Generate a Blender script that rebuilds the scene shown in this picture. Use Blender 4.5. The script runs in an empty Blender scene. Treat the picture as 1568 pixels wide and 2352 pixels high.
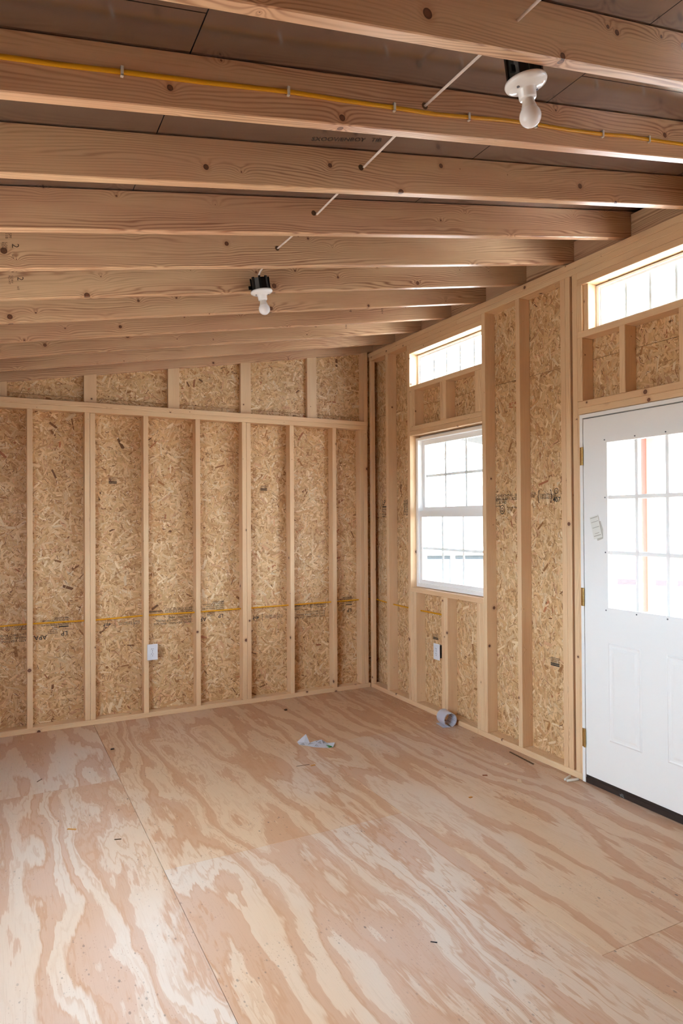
import bpy, bmesh, math, random
import numpy as np
from mathutils import Matrix, Vector

S = bpy.context.scene
C = S.collection
random.seed(7)
RNG = np.random.default_rng(11)

# ------------------------------------------------------------------ camera
CAM = (-3.0158, -5.3004, 1.5192)
YAW, PITCH, ROLL, FPX = 0.475153, 0.009904, -0.005826, 1547.01
fw = Vector((math.sin(YAW) * math.cos(PITCH), math.cos(YAW) * math.cos(PITCH), math.sin(PITCH)))
rt = Vector((math.cos(YAW), -math.sin(YAW), 0.0))
up = rt.cross(fw)
r2 = rt * math.cos(ROLL) + up * math.sin(ROLL)
u2 = -rt * math.sin(ROLL) + up * math.cos(ROLL)
cd = bpy.data.cameras.new('camera')
cd.sensor_fit = 'HORIZONTAL'
cd.sensor_width = 36.0
cd.lens = FPX / 1568.0 * 36.0
cd.clip_start = 0.02
cd.clip_end = 500
cam = bpy.data.objects.new('camera', cd)
C.objects.link(cam)
M = Matrix((r2, u2, -fw)).transposed().to_4x4()
M.translation = CAM
cam.matrix_world = M
S.camera = cam

# ------------------------------------------------------------------ world, sun, exposure
w = bpy.data.worlds.new('sky')
S.world = w
w.use_nodes = True
wn = w.node_tree
wn.nodes.clear()
wo = wn.nodes.new('ShaderNodeOutputWorld')
bg = wn.nodes.new('ShaderNodeBackground')
bg.inputs['Color'].default_value = (0.74, 0.87, 1.0, 1)
bg.inputs['Strength'].default_value = 7.5
wn.links.new(bg.outputs[0], wo.inputs[0])

sd = bpy.data.lights.new('sun', 'SUN')
sd.energy = 38.0
sd.color = (1.0, 0.95, 0.88)
sd.angle = math.radians(1.2)
sun = bpy.data.objects.new('sun', sd)
C.objects.link(sun)
sun.rotation_euler = Vector((-0.055, 1.0, -0.62)).to_track_quat('-Z', 'Y').to_euler()
sun.location = (3, -8, 8)

S.view_settings.view_transform = 'Standard'
S.view_settings.look = 'None'
S.view_settings.gamma = 1.0
S.view_settings.use_curve_mapping = False
S.view_settings.exposure = 1.76
cy = S.cycles
cy.max_bounces = 10
cy.diffuse_bounces = 6
cy.glossy_bounces = 4
cy.transparent_max_bounces = 16
cy.caustics_reflective = False
cy.caustics_refractive = False
cy.sample_clamp_indirect = 12.0

# ------------------------------------------------------------------ materials
def lin(r, g, b):
    f = lambda c: (c / 255 / 12.92) if c / 255 <= 0.04045 else ((c / 255 + 0.055) / 1.055) ** 2.4
    return (f(r), f(g), f(b), 1.0)

class NT:
    def __init__(s, name):
        s.m = bpy.data.materials.new(name)
        s.m.use_nodes = True
        s.t = s.m.node_tree
        s.t.nodes.clear()
        s.out = s.n('ShaderNodeOutputMaterial')
        s.b = s.n('ShaderNodeBsdfPrincipled')
        s.l(s.b.outputs[0], s.out.inputs[0])
    def n(s, k, **kw):
        x = s.t.nodes.new(k)
        for a, v in kw.items():
            setattr(x, a, v)
        return x
    def l(s, a, b):
        s.t.links.new(a, b)
    def setin(s, sock, v):
        if hasattr(v, 'is_output') or isinstance(v, bpy.types.NodeSocket):
            s.l(v, sock)
        else:
            sock.default_value = v
    def math(s, op, a, b=0.0, c=0.0, clamp=False):
        x = s.n('ShaderNodeMath', operation=op)
        x.use_clamp = clamp
        for i, v in enumerate((a, b, c)):
            s.setin(x.inputs[i], v)
        return x.outputs[0]
    def mix(s, f, a, b, mode='MIX'):
        x = s.n('ShaderNodeMix', data_type='RGBA', blend_type=mode)
        s.setin(x.inputs['Factor'], f)
        s.setin(x.inputs['A'], a)
        s.setin(x.inputs['B'], b)
        return x.outputs['Result']
    def comb(s, x, y, z):
        c = s.n('ShaderNodeCombineXYZ')
        for i, v in enumerate((x, y, z)):
            s.setin(c.inputs[i], v)
        return c.outputs[0]
    def noise(s, vec, scale=1.0, detail=2.0, rough=0.5, dist=0.0):
        x = s.n('ShaderNodeTexNoise')
        s.l(vec, x.inputs['Vector'])
        x.inputs['Scale'].default_value = scale
        x.inputs['Detail'].default_value = detail
        x.inputs['Roughness'].default_value = rough
        x.inputs['Distortion'].default_value = dist
        return x.outputs['Fac']
    def sstep(s, v, a, b):
        x = s.n('ShaderNodeMapRange', interpolation_type='SMOOTHSTEP')
        s.setin(x.inputs['Value'], v)
        s.setin(x.inputs['From Min'], a)
        s.setin(x.inputs['From Max'], b)
        return x.outputs[0]
    def obj(s):
        tc = s.n('ShaderNodeTexCoord')
        sp = s.n('ShaderNodeSeparateXYZ')
        s.l(tc.outputs['Object'], sp.inputs[0])
        oi = s.n('ShaderNodeObjectInfo')
        return sp.outputs[0], sp.outputs[1], sp.outputs[2], oi.outputs['Random']
    def bump(s, h, strength=0.2, dist=0.002):
        x = s.n('ShaderNodeBump')
        x.inputs['Strength'].default_value = strength
        x.inputs['Distance'].default_value = dist
        s.l(h, x.inputs['Height'])
        s.l(x.outputs[0], s.b.inputs['Normal'])

def plain(name, col, rough=0.5, metal=0.0, **kw):
    t = NT(name)
    t.b.inputs['Base Color'].default_value = col
    t.b.inputs['Roughness'].default_value = rough
    t.b.inputs['Metallic'].default_value = metal
    for k, v in kw.items():
        t.b.inputs[k].default_value = v
    return t.m

def lumber(name, pale1, pale2, dark, contrast=0.5, freq=85.0, rough=0.55):
    t = NT(name)
    X, Y, Z, R = t.obj()
    off = t.math('MULTIPLY', R, 53.0)
    u = t.math('ADD', X, off)
    v = t.math('ADD', t.math('ADD', Y, Z), t.math('MULTIPLY', R, 31.0))
    # knots
    uv = t.comb(u, v, 0.0)
    vo = t.n('ShaderNodeTexVoronoi', voronoi_dimensions='2D', feature='F1')
    t.l(uv, vo.inputs['Vector'])
    vo.inputs['Scale'].default_value = 4.2
    d = t.math('MULTIPLY', vo.outputs['Distance'], 1 / 4.2)
    cs = t.n('ShaderNodeSeparateColor')
    t.l(vo.outputs['Color'], cs.inputs[0])
    rad = t.math('MULTIPLY_ADD', t.math('POWER', cs.outputs[0], 2.0), 0.0125, 0.0015)
    # wobbling growth rings
    low = t.noise(t.comb(t.math('MULTIPLY', u, 0.75), t.math('MULTIPLY_ADD', Y, 5.0, off), t.math('MULTIPLY', Z, 5.0)), 1.0, 2.0, 0.45)
    fine = t.noise(t.comb(t.math('MULTIPLY', u, 6.0), t.math('MULTIPLY_ADD', Y, 40.0, off), t.math('MULTIPLY', Z, 40.0)), 1.0, 2.0, 0.5)
    kn = t.math('POWER', 2.718, t.math('MULTIPLY', d, -55.0))
    f = t.math('ADD', t.math('MULTIPLY', t.math('MULTIPLY_ADD', Y, 0.55, Z), freq), t.math('MULTIPLY', low, 30.0))
    f = t.math('ADD', f, t.math('MULTIPLY', kn, 6.0))
    f = t.math('ADD', f, t.math('MULTIPLY', fine, 1.2))
    irr = t.noise(t.comb(t.math('MULTIPLY', u, 0.3), t.math('MULTIPLY_ADD', Y, 32.0, off), t.math('MULTIPLY', Z, 32.0)), 1.0, 1.0)
    f = t.math('ADD', f, t.math('MULTIPLY', irr, 5.0))
    s = t.math('MULTIPLY_ADD', t.math('SINE', t.math('MULTIPLY', f, 3.6)), 0.5, 0.5)
    s = t.math('POWER', s, 2.4)
    amp = t.noise(t.comb(t.math('MULTIPLY', u, 0.9), t.math('MULTIPLY', Y, 9.0), t.math('MULTIPLY_ADD', Z, 9.0, off)), 1.3, 1.0)
    s = t.math('MULTIPLY', s, t.sstep(amp, 0.25, 0.75))
    streak = t.noise(t.comb(t.math('MULTIPLY', u, 5.0), t.math('MULTIPLY_ADD', Y, 260.0, off), t.math('MULTIPLY', Z, 260.0)), 1.0, 3.0, 0.6)
    blot = t.noise(t.comb(t.math('MULTIPLY', u, 2.2), t.math('MULTIPLY', Y, 12.0), t.math('MULTIPLY_ADD', Z, 12.0, off)), 1.0, 2.0)
    hue = t.math('ADD', t.math('MULTIPLY', R, 0.5), t.math('MULTIPLY', t.sstep(blot, 0.35, 0.65), 0.6), clamp=True)
    base = t.mix(hue, pale1, pale2)
    base = t.mix(t.math('MULTIPLY', s, contrast), base, dark)
    base = t.mix(t.math('MULTIPLY', t.sstep(streak, 0.5, 0.75), 0.22), base, dark)
    big = t.math('SUBTRACT', 1.0, t.sstep(d, t.math('MULTIPLY', rad, 0.85), rad))
    halo = t.math('SUBTRACT', 1.0, t.sstep(d, rad, t.math('MULTIPLY', rad, 2.6)))
    base = t.mix(t.math('MULTIPLY', halo, 0.30), base, lin(165, 105, 70))
    ring = t.math('MULTIPLY', big, t.sstep(d, t.math('MULTIPLY', rad, 0.45), t.math('MULTIPLY', rad, 0.95)))
    base = t.mix(big, base, lin(118, 74, 52))
    base = t.mix(t.math('MULTIPLY', ring, 0.7), base, lin(62, 36, 26))
    t.l(base, t.b.inputs['Base Color'])
    t.b.inputs['Roughness'].default_value = rough
    t.b.inputs['Specular IOR Level'].default_value = 0.5
    t.bump(t.math('ADD', streak, t.math('MULTIPLY', s, 0.5)), 0.12, 0.001)
    return t.m

STUD = lumber('stud_pine', lin(235, 204, 163), lin(229, 191, 150), lin(184, 132, 90), 0.45, 260)
RAFT = lumber('rafter_pine', lin(219, 182, 143), lin(210, 164, 130), lin(138, 84, 56), 0.85, 165, 0.36)

def osb_base():
    t = NT('osb_board')
    X, Y, Z, R = t.obj()
    n = t.noise(t.comb(X, Y, Z), 60.0, 3.0, 0.6)
    c = t.mix(t.sstep(n, 0.3, 0.7), lin(168, 122, 76), lin(206, 164, 114))
    t.l(c, t.b.inputs['Base Color'])
    t.b.inputs['Roughness'].default_value = 0.6
    return t.m
OSB = osb_base()

def osb_strand():
    t = NT('osb_strand')
    a = t.n('ShaderNodeAttribute', attribute_name='strand_colour')
    g = t.n('ShaderNodeAttribute', attribute_name='strand_uv')
    sp = t.n('ShaderNodeSeparateXYZ')
    t.l(g.outputs['Vector'], sp.inputs[0])
    n = t.noise(t.comb(t.math('MULTIPLY', sp.outputs[0], 25.0), t.math('MULTIPLY', sp.outputs[1], 420.0), sp.outputs[2]), 1.0, 3.0, 0.65)
    c = t.mix(t.math('MULTIPLY', t.sstep(n, 0.42, 0.78), 0.5), a.outputs['Color'], lin(142, 92, 50))
    c = t.mix(t.math('MULTIPLY', t.sstep(n, 0.50, 0.20), 0.25), c, lin(240, 214, 168))
    t.l(c, t.b.inputs['Base Color'])
    t.b.inputs['Roughness'].default_value = 0.5
    t.b.inputs['Specular IOR Level'].default_value = 0.4
    t.bump(n, 0.2, 0.0008)
    return t.m
STRAND = osb_strand()

def plywood():
    t = NT('floor_plywood')
    geo = t.n('ShaderNodeNewGeometry')
    spx = t.n('ShaderNodeSeparateXYZ')
    t.l(geo.outputs['Position'], spx.inputs[0])
    X, Y = spx.outputs[1], spx.outputs[0]      # X runs with the grain
    at_ = t.n('ShaderNodeAttribute', attribute_type='OBJECT', attribute_name='sheet_seed')
    o = at_.outputs['Fac']
    wob = t.noise(t.comb(t.math('MULTIPLY_ADD', X, 0.42, o), t.math('MULTIPLY', Y, 1.7), o), 1.0, 2.0, 0.5)
    wob2 = t.noise(t.comb(t.math('MULTIPLY_ADD', X, 2.0, o), t.math('MULTIPLY', Y, 8.0), o), 1.0, 3.0, 0.55)
    fea = t.noise(t.comb(t.math('MULTIPLY_ADD', X, 9.0, o), t.math('MULTIPLY', Y, 75.0), o), 1.0, 2.5, 0.6)
    f = t.math('MULTIPLY', wob, 8.0)
    f = t.math('ADD', f, t.math('MULTIPLY', wob2, 1.7))
    f = t.math('ADD', f, t.math('MULTIPLY', fea, 0.42))
    f = t.math('ADD', f, t.math('MULTIPLY', Y, 4.2))
    fr = t.math('FRACT', f)
    band = t.math('MULTIPLY', t.sstep(fr, 0.42, 0.62), t.math('SUBTRACT', 1.0, t.sstep(fr, 0.93, 1.0)))
    edge = t.math('MULTIPLY', band, t.math('SUBTRACT', 1.0, t.sstep(t.math('ABSOLUTE', t.math('SUBTRACT', fr, 0.58)), 0.0, 0.10)))
    fib = t.noise(t.comb(t.math('MULTIPLY_ADD', X, 7.0, o), t.math('MULTIPLY', Y, 300.0), o), 1.0, 3.0, 0.65)
    wm = t.n('ShaderNodeAttribute', attribute_type='OBJECT', attribute_name='sheet_warm')
    tone = t.math('ADD', t.noise(t.comb(t.math('MULTIPLY_ADD', X, 0.8, o), t.math('MULTIPLY', Y, 1.2), o), 1.0, 2.0), wm.outputs['Fac'])
    pale = t.mix(t.sstep(tone, 0.3, 0.7), lin(216, 197, 182), lin(214, 180, 148))
    darkc = t.mix(t.sstep(tone, 0.3, 0.7), lin(200, 164, 143), lin(194, 147, 113))
    c = t.mix(t.math('MULTIPLY', band, 0.82), pale, darkc)
    c = t.mix(t.math('MULTIPLY', edge, 0.45), c, lin(186, 136, 98))
    f2 = t.math('ADD', t.math('MULTIPLY', f, 2.7), t.math('MULTIPLY', wob2, 2.0))
    fr2 = t.math('FRACT', f2)
    ln = t.math('MULTIPLY', t.sstep(fr2, 0.55, 0.85), t.math('SUBTRACT', 1.0, t.sstep(fr2, 0.90, 1.0)))
    lm = t.sstep(t.noise(t.comb(t.math('MULTIPLY_ADD', X, 0.6, o), t.math('MULTIPLY', Y, 1.6), o), 1.0, 2.0), 0.38, 0.62)
    c = t.mix(t.math('MULTIPLY', t.math('MULTIPLY', ln, lm), 0.55), c, lin(190, 142, 106))
    c = t.mix(t.math('MULTIPLY', t.sstep(fib, 0.5, 0.8), 0.20), c, lin(160, 116, 86))
    # dirt specks and mildew dots
    ob = t.comb(t.math('ADD', X, o), Y, 0.0)
    for sc, r0, r1, dens, col, st in ((38.0, 0.05, 0.16, 0.60, lin(96, 84, 80), 0.55), (14.0, 0.035, 0.075, 0.50, lin(74, 66, 66), 0.65), (90.0, 0.08, 0.2, 0.55, lin(150, 108, 84), 0.5)):
        v = t.n('ShaderNodeTexVoronoi', voronoi_dimensions='2D', feature='F1')
        ns = t.n('ShaderNodeVectorMath', operation='MULTIPLY')
        t.l(ob, ns.inputs[0])
        ns.inputs[1].default_value = (0.55, 1.0, 1.0)
        t.l(ns.outputs[0], v.inputs['Vector'])
        v.inputs['Scale'].default_value = sc
        cc = t.n('ShaderNodeSeparateColor')
        t.l(v.outputs['Color'], cc.inputs[0])
        clus = t.noise(ob, 3.2, 3.0, 0.6)
        on = t.math('MULTIPLY', t.sstep(cc.outputs[1], dens, dens + 0.3), t.sstep(clus, 0.44, 0.66))
        dot = t.math('SUBTRACT', 1.0, t.sstep(v.outputs['Distance'], r0, r1))
        c = t.mix(t.math('MULTIPLY', t.math('MULTIPLY', dot, on), st), c, col)
    t.l(c, t.b.inputs['Base Color'])
    t.b.inputs['Roughness'].default_value = 0.5
    t.b.inputs['Specular IOR Level'].default_value = 0.4
    t.bump(t.math('ADD', fib, t.math('MULTIPLY', band, 0.4)), 0.12, 0.001)
    return t.m
PLY = plywood()

def foil():
    t = NT('roof_foil')
    X, Y, Z, R = t.obj()
    n = t.noise(t.comb(X, Y, Z), 7.0, 3.0, 0.55)
    n2 = t.noise(t.comb(X, Y, Z), 160.0, 2.0, 0.6)
    c = t.mix(n, lin(176, 160, 148), lin(156, 140, 130))
    t.l(c, t.b.inputs['Base Color'])
    t.b.inputs['Metallic'].default_value = 0.85
    t.l(t.math('MULTIPLY_ADD', n, 0.10, 0.12), t.b.inputs['Roughness'])
    t.bump(n2, 0.05, 0.001)
    return t.m
FOIL = foil()

VINYL = plain('white_vinyl', lin(246, 246, 246), 0.35)
DOORP = plain('white_door_paint', lin(244, 244, 243), 0.38)
BRASS = plain('brass', lin(196, 164, 104), 0.32, 0.9)
BRONZE = plain('dark_bronze', lin(46, 38, 36), 0.4)
SCREW = plain('screw_grey', lin(120, 122, 128), 0.5, 0.4)
PLAST = plain('white_plastic', lin(226, 228, 236), 0.3)
SLOT = plain('slot_dark', lin(40, 40, 46), 0.6)
BLACK = plain('black_plastic', lin(9, 10, 10), 0.28)
CERAM = plain('white_ceramic', lin(232, 230, 230), 0.16)
BULB = plain('frosted_bulb', lin(236, 232, 234), 0.22)
BULBN = plain('bulb_collar', lin(214, 206, 200), 0.35)
YELLOW = plain('yellow_cable_jacket', lin(222, 158, 14), 0.4)
WHITEC = plain('white_cable_jacket', lin(216, 200, 190), 0.45)
CLIP = plain('white_clip', lin(232, 226, 214), 0.4)
PAPER = plain('white_paper', lin(226, 228, 236), 0.7)
GREEN = plain('green_print', lin(58, 128, 46), 0.6)
INK = plain('black_ink', lin(38, 34, 34), 0.75)
INKB = plain('faded_ink', lin(74, 52, 36), 0.8)
GREYP = plain('grey_corrugated', lin(196, 198, 212), 0.4)
CONC = plain('pale_concrete', lin(124, 120, 115), 0.85)
REDP = plain('red_paint', lin(112, 38, 40), 0.9)
REDD = plain('dark_red_skirt', lin(30, 21, 27), 0.7)
WHITEP = plain('white_siding', lin(225, 226, 228), 0.6)
BLUEP = plain('slate_blue_siding', lin(44, 50, 54), 0.6)
CEDAR = plain('orange_cedar', lin(158, 92, 70), 0.6)
METALR = plain('white_metal_roof', lin(236, 236, 236), 0.5)
SHADEG = plain('grey_shingle', lin(120, 116, 114), 0.8)
WGLASS = plain('dark_window_glass', lin(120, 150, 178), 0.1)
CHIPD = plain('brown_chip', lin(92, 66, 42), 0.8)
CHIPR = plain('reddish_chip', lin(164, 104, 74), 0.8)
CHIPO = plain('orange_chip', lin(206, 148, 74), 0.7)
CHIPP = plain('pale_chip', lin(224, 196, 166), 0.7)
DUST = plain('sawdust', lin(214, 178, 142), 0.9)
TUBEW = plain('translucent_white', lin(230, 226, 216), 0.35)

def glass():
    m = bpy.data.materials.new('window_glass')
    m.use_nodes = True
    nt = m.node_tree
    nt.nodes.clear()
    o = nt.nodes.new('ShaderNodeOutputMaterial')
    mx = nt.nodes.new('ShaderNodeMixShader')
    tr = nt.nodes.new('ShaderNodeBsdfTransparent')
    gl = nt.nodes.new('ShaderNodeBsdfGlossy')
    tr.inputs[0].default_value = (0.95, 0.97, 0.97, 1)
    gl.inputs['Roughness'].default_value = 0.02
    mx.inputs[0].default_value = 0.05
    nt.links.new(tr.outputs[0], mx.inputs[1])
    nt.links.new(gl.outputs[0], mx.inputs[2])
    nt.links.new(mx.outputs[0], o.inputs[0])
    return m
GLASS = glass()

def grille(name, col, tr):
    t = NT(name)
    t.b.inputs['Base Color'].default_value = col
    t.b.inputs['Roughness'].default_value = 0.35
    tl = t.n('ShaderNodeBsdfTranslucent')
    tl.inputs[0].default_value = (1, 1, 1, 1)
    mx = t.n('ShaderNodeMixShader')
    mx.inputs[0].default_value = tr
    t.l(t.b.outputs[0], mx.inputs[1]); t.l(tl.outputs[0], mx.inputs[2])
    t.l(mx.outputs[0], t.out.inputs[0])
    return t.m
DGRILLE = grille('white_door_grille', lin(246, 246, 246), 0.12)
TGRILLE = grille('white_transom_grille', lin(246, 246, 246), 0.08)
GRILLE = grille('white_grille', lin(246, 246, 246), 0.17)

# ------------------------------------------------------------------ helpers
def tag(o, label=None, cat=None, group=None, kind=None):
    for k, v in (('label', label), ('category', cat), ('group', group), ('kind', kind)):
        if v:
            o[k] = v
    return o

def adopt(o, parent):
    if parent is not None:
        o.parent = parent
        m = parent.matrix_basis.copy()
        pp = parent.parent
        if pp is not None:
            m = pp.matrix_basis @ parent.matrix_parent_inverse @ m
        o.matrix_parent_inverse = m.inverted()
    return o

def empty(name, loc=(0, 0, 0), **kw):
    o = bpy.data.objects.new(name, None)
    o.empty_display_size = 0.1
    o.location = loc
    C.objects.link(o)
    return tag(o, **kw)

def link(name, me, mat, parent=None, matrix=None, **kw):
    me.materials.append(mat)
    o = bpy.data.objects.new(name, me)
    C.objects.link(o)
    if matrix is not None:
        o.matrix_basis = matrix
    adopt(o, parent)
    return tag(o, **kw)

def obj(name, bm, mat, parent=None, matrix=None, smooth=False, **kw):
    me = bpy.data.meshes.new(name)
    if smooth:
        for f in bm.faces:
            f.smooth = True
    bm.to_mesh(me)
    bm.free()
    return link(name, me, mat, parent, matrix, **kw)

AX = {'x': Matrix.Identity(3),
      'y': Matrix(((0, -1, 0), (1, 0, 0), (0, 0, 1))),
      'z': Matrix(((0, 0, -1), (0, 1, 0), (1, 0, 0)))}

def boxbm(dx, dy, dz, bev=0.0):
    bm = bmesh.new()
    bmesh.ops.create_cube(bm, size=1.0, matrix=Matrix.Diagonal((dx, dy, dz, 1)))
    if bev > 0:
        bmesh.ops.bevel(bm, geom=bm.edges[:], offset=bev, segments=1, affect='EDGES', profile=0.5)
    return bm

def board(name, parent, lo, hi, axis='x', mat=None, bev=0.0025, **kw):
    """Box lo..hi in world metres whose own X axis runs along `axis` (the grain)."""
    lo = Vector([min(a, b) for a, b in zip(lo, hi)]); hi = Vector([max(a, b) for a, b in zip(lo, hi)])
    return _board(name, parent, lo, hi, axis, mat, bev, **kw)

def _board(name, parent, lo, hi, axis, mat, bev, **kw):
    c = (lo + hi) / 2
    d = hi - lo
    R = AX[axis]
    ld = [abs(v) for v in (R.transposed() @ d)]
    b = min(bev, min(ld) * 0.3)
    bm = boxbm(ld[0], ld[1], ld[2], b)
    return obj(name, bm, mat or STUD, parent, Matrix.Translation(c) @ R.to_4x4(), **kw)

def B(name, parent, x0, x1, y0, y1, z0, z1, axis='x', mat=None, bev=0.0025, **kw):
    lo = Vector((min(x0, x1), min(y0, y1), min(z0, z1)))
    hi = Vector((max(x0, x1), max(y0, y1), max(z0, z1)))
    return _board(name, parent, lo, hi, axis, mat, bev, **kw)

def addbox(bm, x0, x1, y0, y1, z0, z1):
    vs = [bm.verts.new((x, y, z)) for x in (x0, x1) for y in (y0, y1) for z in (z0, z1)]
    for q in ((0, 1, 3, 2), (4, 6, 7, 5), (0, 4, 5, 1), (2, 3, 7, 6), (0, 2, 6, 4), (1, 5, 7, 3)):
        bm.faces.new([vs[i] for i in q])

def frame_bm(x0, x1, y0, y1, z0, z1, wl, wr=None, wb=None, wt=None):
    """Rectangular ring in the YZ plane, y0>y1 allowed."""
    wr = wl if wr is None else wr; wb = wl if wb is None else wb; wt = wl if wt is None else wt
    a, b = min(y0, y1), max(y0, y1)
    bm = bmesh.new()
    addbox(bm, x0, x1, a, a + wr, z0, z1)
    addbox(bm, x0, x1, b - wl, b, z0, z1)
    addbox(bm, x0, x1, a + wr, b - wl, z0, z0 + wb)
    addbox(bm, x0, x1, a + wr, b - wl, z1 - wt, z1)
    return bm

def tube(name, pts, rx, rz, mat, parent=None, seg=8, upv=(0, 0, 1), smooth=True, **kw):
    """Flat-oval tube along pts; rx across, rz along upv."""
    bm = bmesh.new()
    P = [Vector(p) for p in pts]
    rings = []
    for i, p in enumerate(P):
        d = (P[min(i + 1, len(P) - 1)] - P[max(i - 1, 0)]).normalized()
        s = d.cross(Vector(upv)).normalized()
        t = s.cross(d).normalized()
        rings.append([bm.verts.new(p + s * rx * math.cos(2 * math.pi * k / seg) + t * rz * math.sin(2 * math.pi * k / seg)) for k in range(seg)])
    for a, b in zip(rings, rings[1:]):
        for k in range(seg):
            bm.faces.new((a[k], a[(k + 1) % seg], b[(k + 1) % seg], b[k]))
    bm.faces.new(rings[0][::-1]); bm.faces.new(rings[-1])
    return obj(name, bm, mat, parent, smooth=smooth, **kw)

def lathe_bm(prof, seg=28):
    bm = bmesh.new()
    rings = []
    for r, z in prof:
        rings.append([bm.verts.new((r * math.cos(2 * math.pi * k / seg), r * math.sin(2 * math.pi * k / seg), z)) for k in range(seg)] if r > 1e-5 else [bm.verts.new((0, 0, z))])
    for a, b in zip(rings, rings[1:]):
        for k in range(seg):
            q = [a[k % len(a)], a[(k + 1) % len(a)], b[(k + 1) % len(b)], b[k % len(b)]]
            u = []
            for v in q:
                if v not in u:
                    u.append(v)
            if len(u) > 2:
                bm.faces.new(u)
    bmesh.ops.recalc_face_normals(bm, faces=bm.faces[:])
    return bm

# strands of a sheathing board, drawn as thin flakes lying on its face
PAL = np.array([lin(*c)[:3] for c in ((227, 191, 144), (219, 180, 131), (232, 201, 158), (211, 170, 121), (222, 184, 140), (205, 158, 110), (237, 213, 176), (216, 168, 129))])
PW = np.array([.2, .2, .17, .13, .12, .08, .06, .04]); PW = PW / PW.sum()
DARK = np.array([lin(136, 90, 50)[:3], lin(108, 70, 40)[:3], lin(158, 110, 66)[:3], lin(162, 100, 66)[:3]])

def strands(parent, plane, off, a0, a1, b0, b1, top=None, holes=(), density=3600, bias=None):
    a0, a1 = min(a0, a1), max(a0, a1)
    n = int((a1 - a0) * (b1 - b0) * density)
    L = RNG.uniform(0.022, 0.095, n); W = RNG.uniform(0.004, 0.017, n) * np.clip(L / 0.06, 0.6, 1.3)
    dk = RNG.random(n) < 0.20
    W[dk] = RNG.uniform(0.0010, 0.0036, dk.sum()); L[dk] = RNG.uniform(0.012, 0.05, dk.sum())
    ang = RNG.uniform(0, np.pi, n)
    if bias is not None:
        k = RNG.random(n) < 0.45
        ang[k] = bias + RNG.normal(0, 0.5, k.sum())
    ca = RNG.uniform(a0, a1, n); cb = RNG.uniform(b0, b1, n)
    h = RNG.uniform(0.0002, 0.0016, n); h[dk] = RNG.uniform(0.0009, 0.0018, dk.sum())
    j = lambda s: RNG.uniform(-s, s, n)
    lu = np.stack([-L / 2, L / 2 * (1 + j(.05)), L / 2 * (0.93 + j(.07)), L / 2 * (0.85 + j(.1)), -L / 2 * (0.9 + j(.1)), -L / 2 * (0.96 + j(.05))], 1)
    lv = np.stack([-W / 2 * (1 + j(.3)), -W / 2 * (1 + j(.3)), W * 0.1 * (1 + j(1)), W / 2 * (1 + j(.3)), W / 2 * (1 + j(.3)), W * 0.1 * (1 + j(1))], 1)
    c, s = np.cos(ang)[:, None], np.sin(ang)[:, None]
    A = ca[:, None] + lu * c - lv * s
    Bv = cb[:, None] + lu * s + lv * c
    A = np.clip(A, a0, a1)
    Bv = np.clip(Bv, b0, b1)
    if top is not None:
        Bv = np.minimum(Bv, top[0] + top[1] * A)
    ok = (np.ptp(A, 1) > .001) & (np.ptp(Bv, 1) > .001)
    for (p0, p1, q0, q1) in holes:
        p0, p1 = min(p0, p1), max(p0, p1)
        ok &= ~((A.max(1) > p0) & (A.min(1) < p1) & (Bv.max(1) > q0) & (Bv.min(1) < q1))
    A, Bv, h, dk, lu, lv = A[ok], Bv[ok], h[ok], dk[ok], lu[ok], lv[ok]
    n = len(A)
    H = np.repeat(h[:, None], 6, 1)
    if plane == 'B':
        co = np.stack([A, off - H, Bv], -1)
    else:
        co = np.stack([off - H, A, Bv], -1)
    col = PAL[RNG.choice(len(PAL), n, p=PW)] * RNG.uniform(0.88, 1.10, (n, 1))
    col[dk] = DARK[RNG.choice(len(DARK), dk.sum())] * RNG.uniform(0.7, 1.2, (dk.sum(), 1))
    lg = RNG.random(n) < 0.015
    col[lg] = DARK[RNG.choice(len(DARK), lg.sum())] * RNG.uniform(0.9, 1.6, (lg.sum(), 1))
    me = bpy.data.meshes.new('wood_strands')
    me.vertices.add(n * 6); me.loops.add(n * 6); me.polygons.add(n)
    me.vertices.foreach_set('co', co.reshape(-1).astype(np.float32))
    idx = np.arange(n * 6).reshape(n, 6)
    if plane == 'R':
        idx = idx[:, ::-1]
    me.loops.foreach_set('vertex_index', idx.reshape(-1).astype(np.int32))
    me.polygons.foreach_set('loop_start', (np.arange(n) * 6).astype(np.int32))
    me.update(calc_edges=True)
    at = me.attributes.new('strand_colour', 'FLOAT_COLOR', 'POINT')
    cc = np.ones((n, 6, 4), np.float32); cc[:, :, :3] = col[:, None, :]
    at.data.foreach_set('color', np.clip(cc, 0, 1).reshape(-1))
    au = me.attributes.new('strand_uv', 'FLOAT_VECTOR', 'POINT')
    uv = np.stack([lu, lv, np.repeat(RNG.uniform(0, 50, (n, 1)), 6, 1)], -1).astype(np.float32)
    au.data.foreach_set('vector', uv.reshape(-1))
    return link('wood_strands', me, STRAND, parent, kind='stuff')

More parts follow.
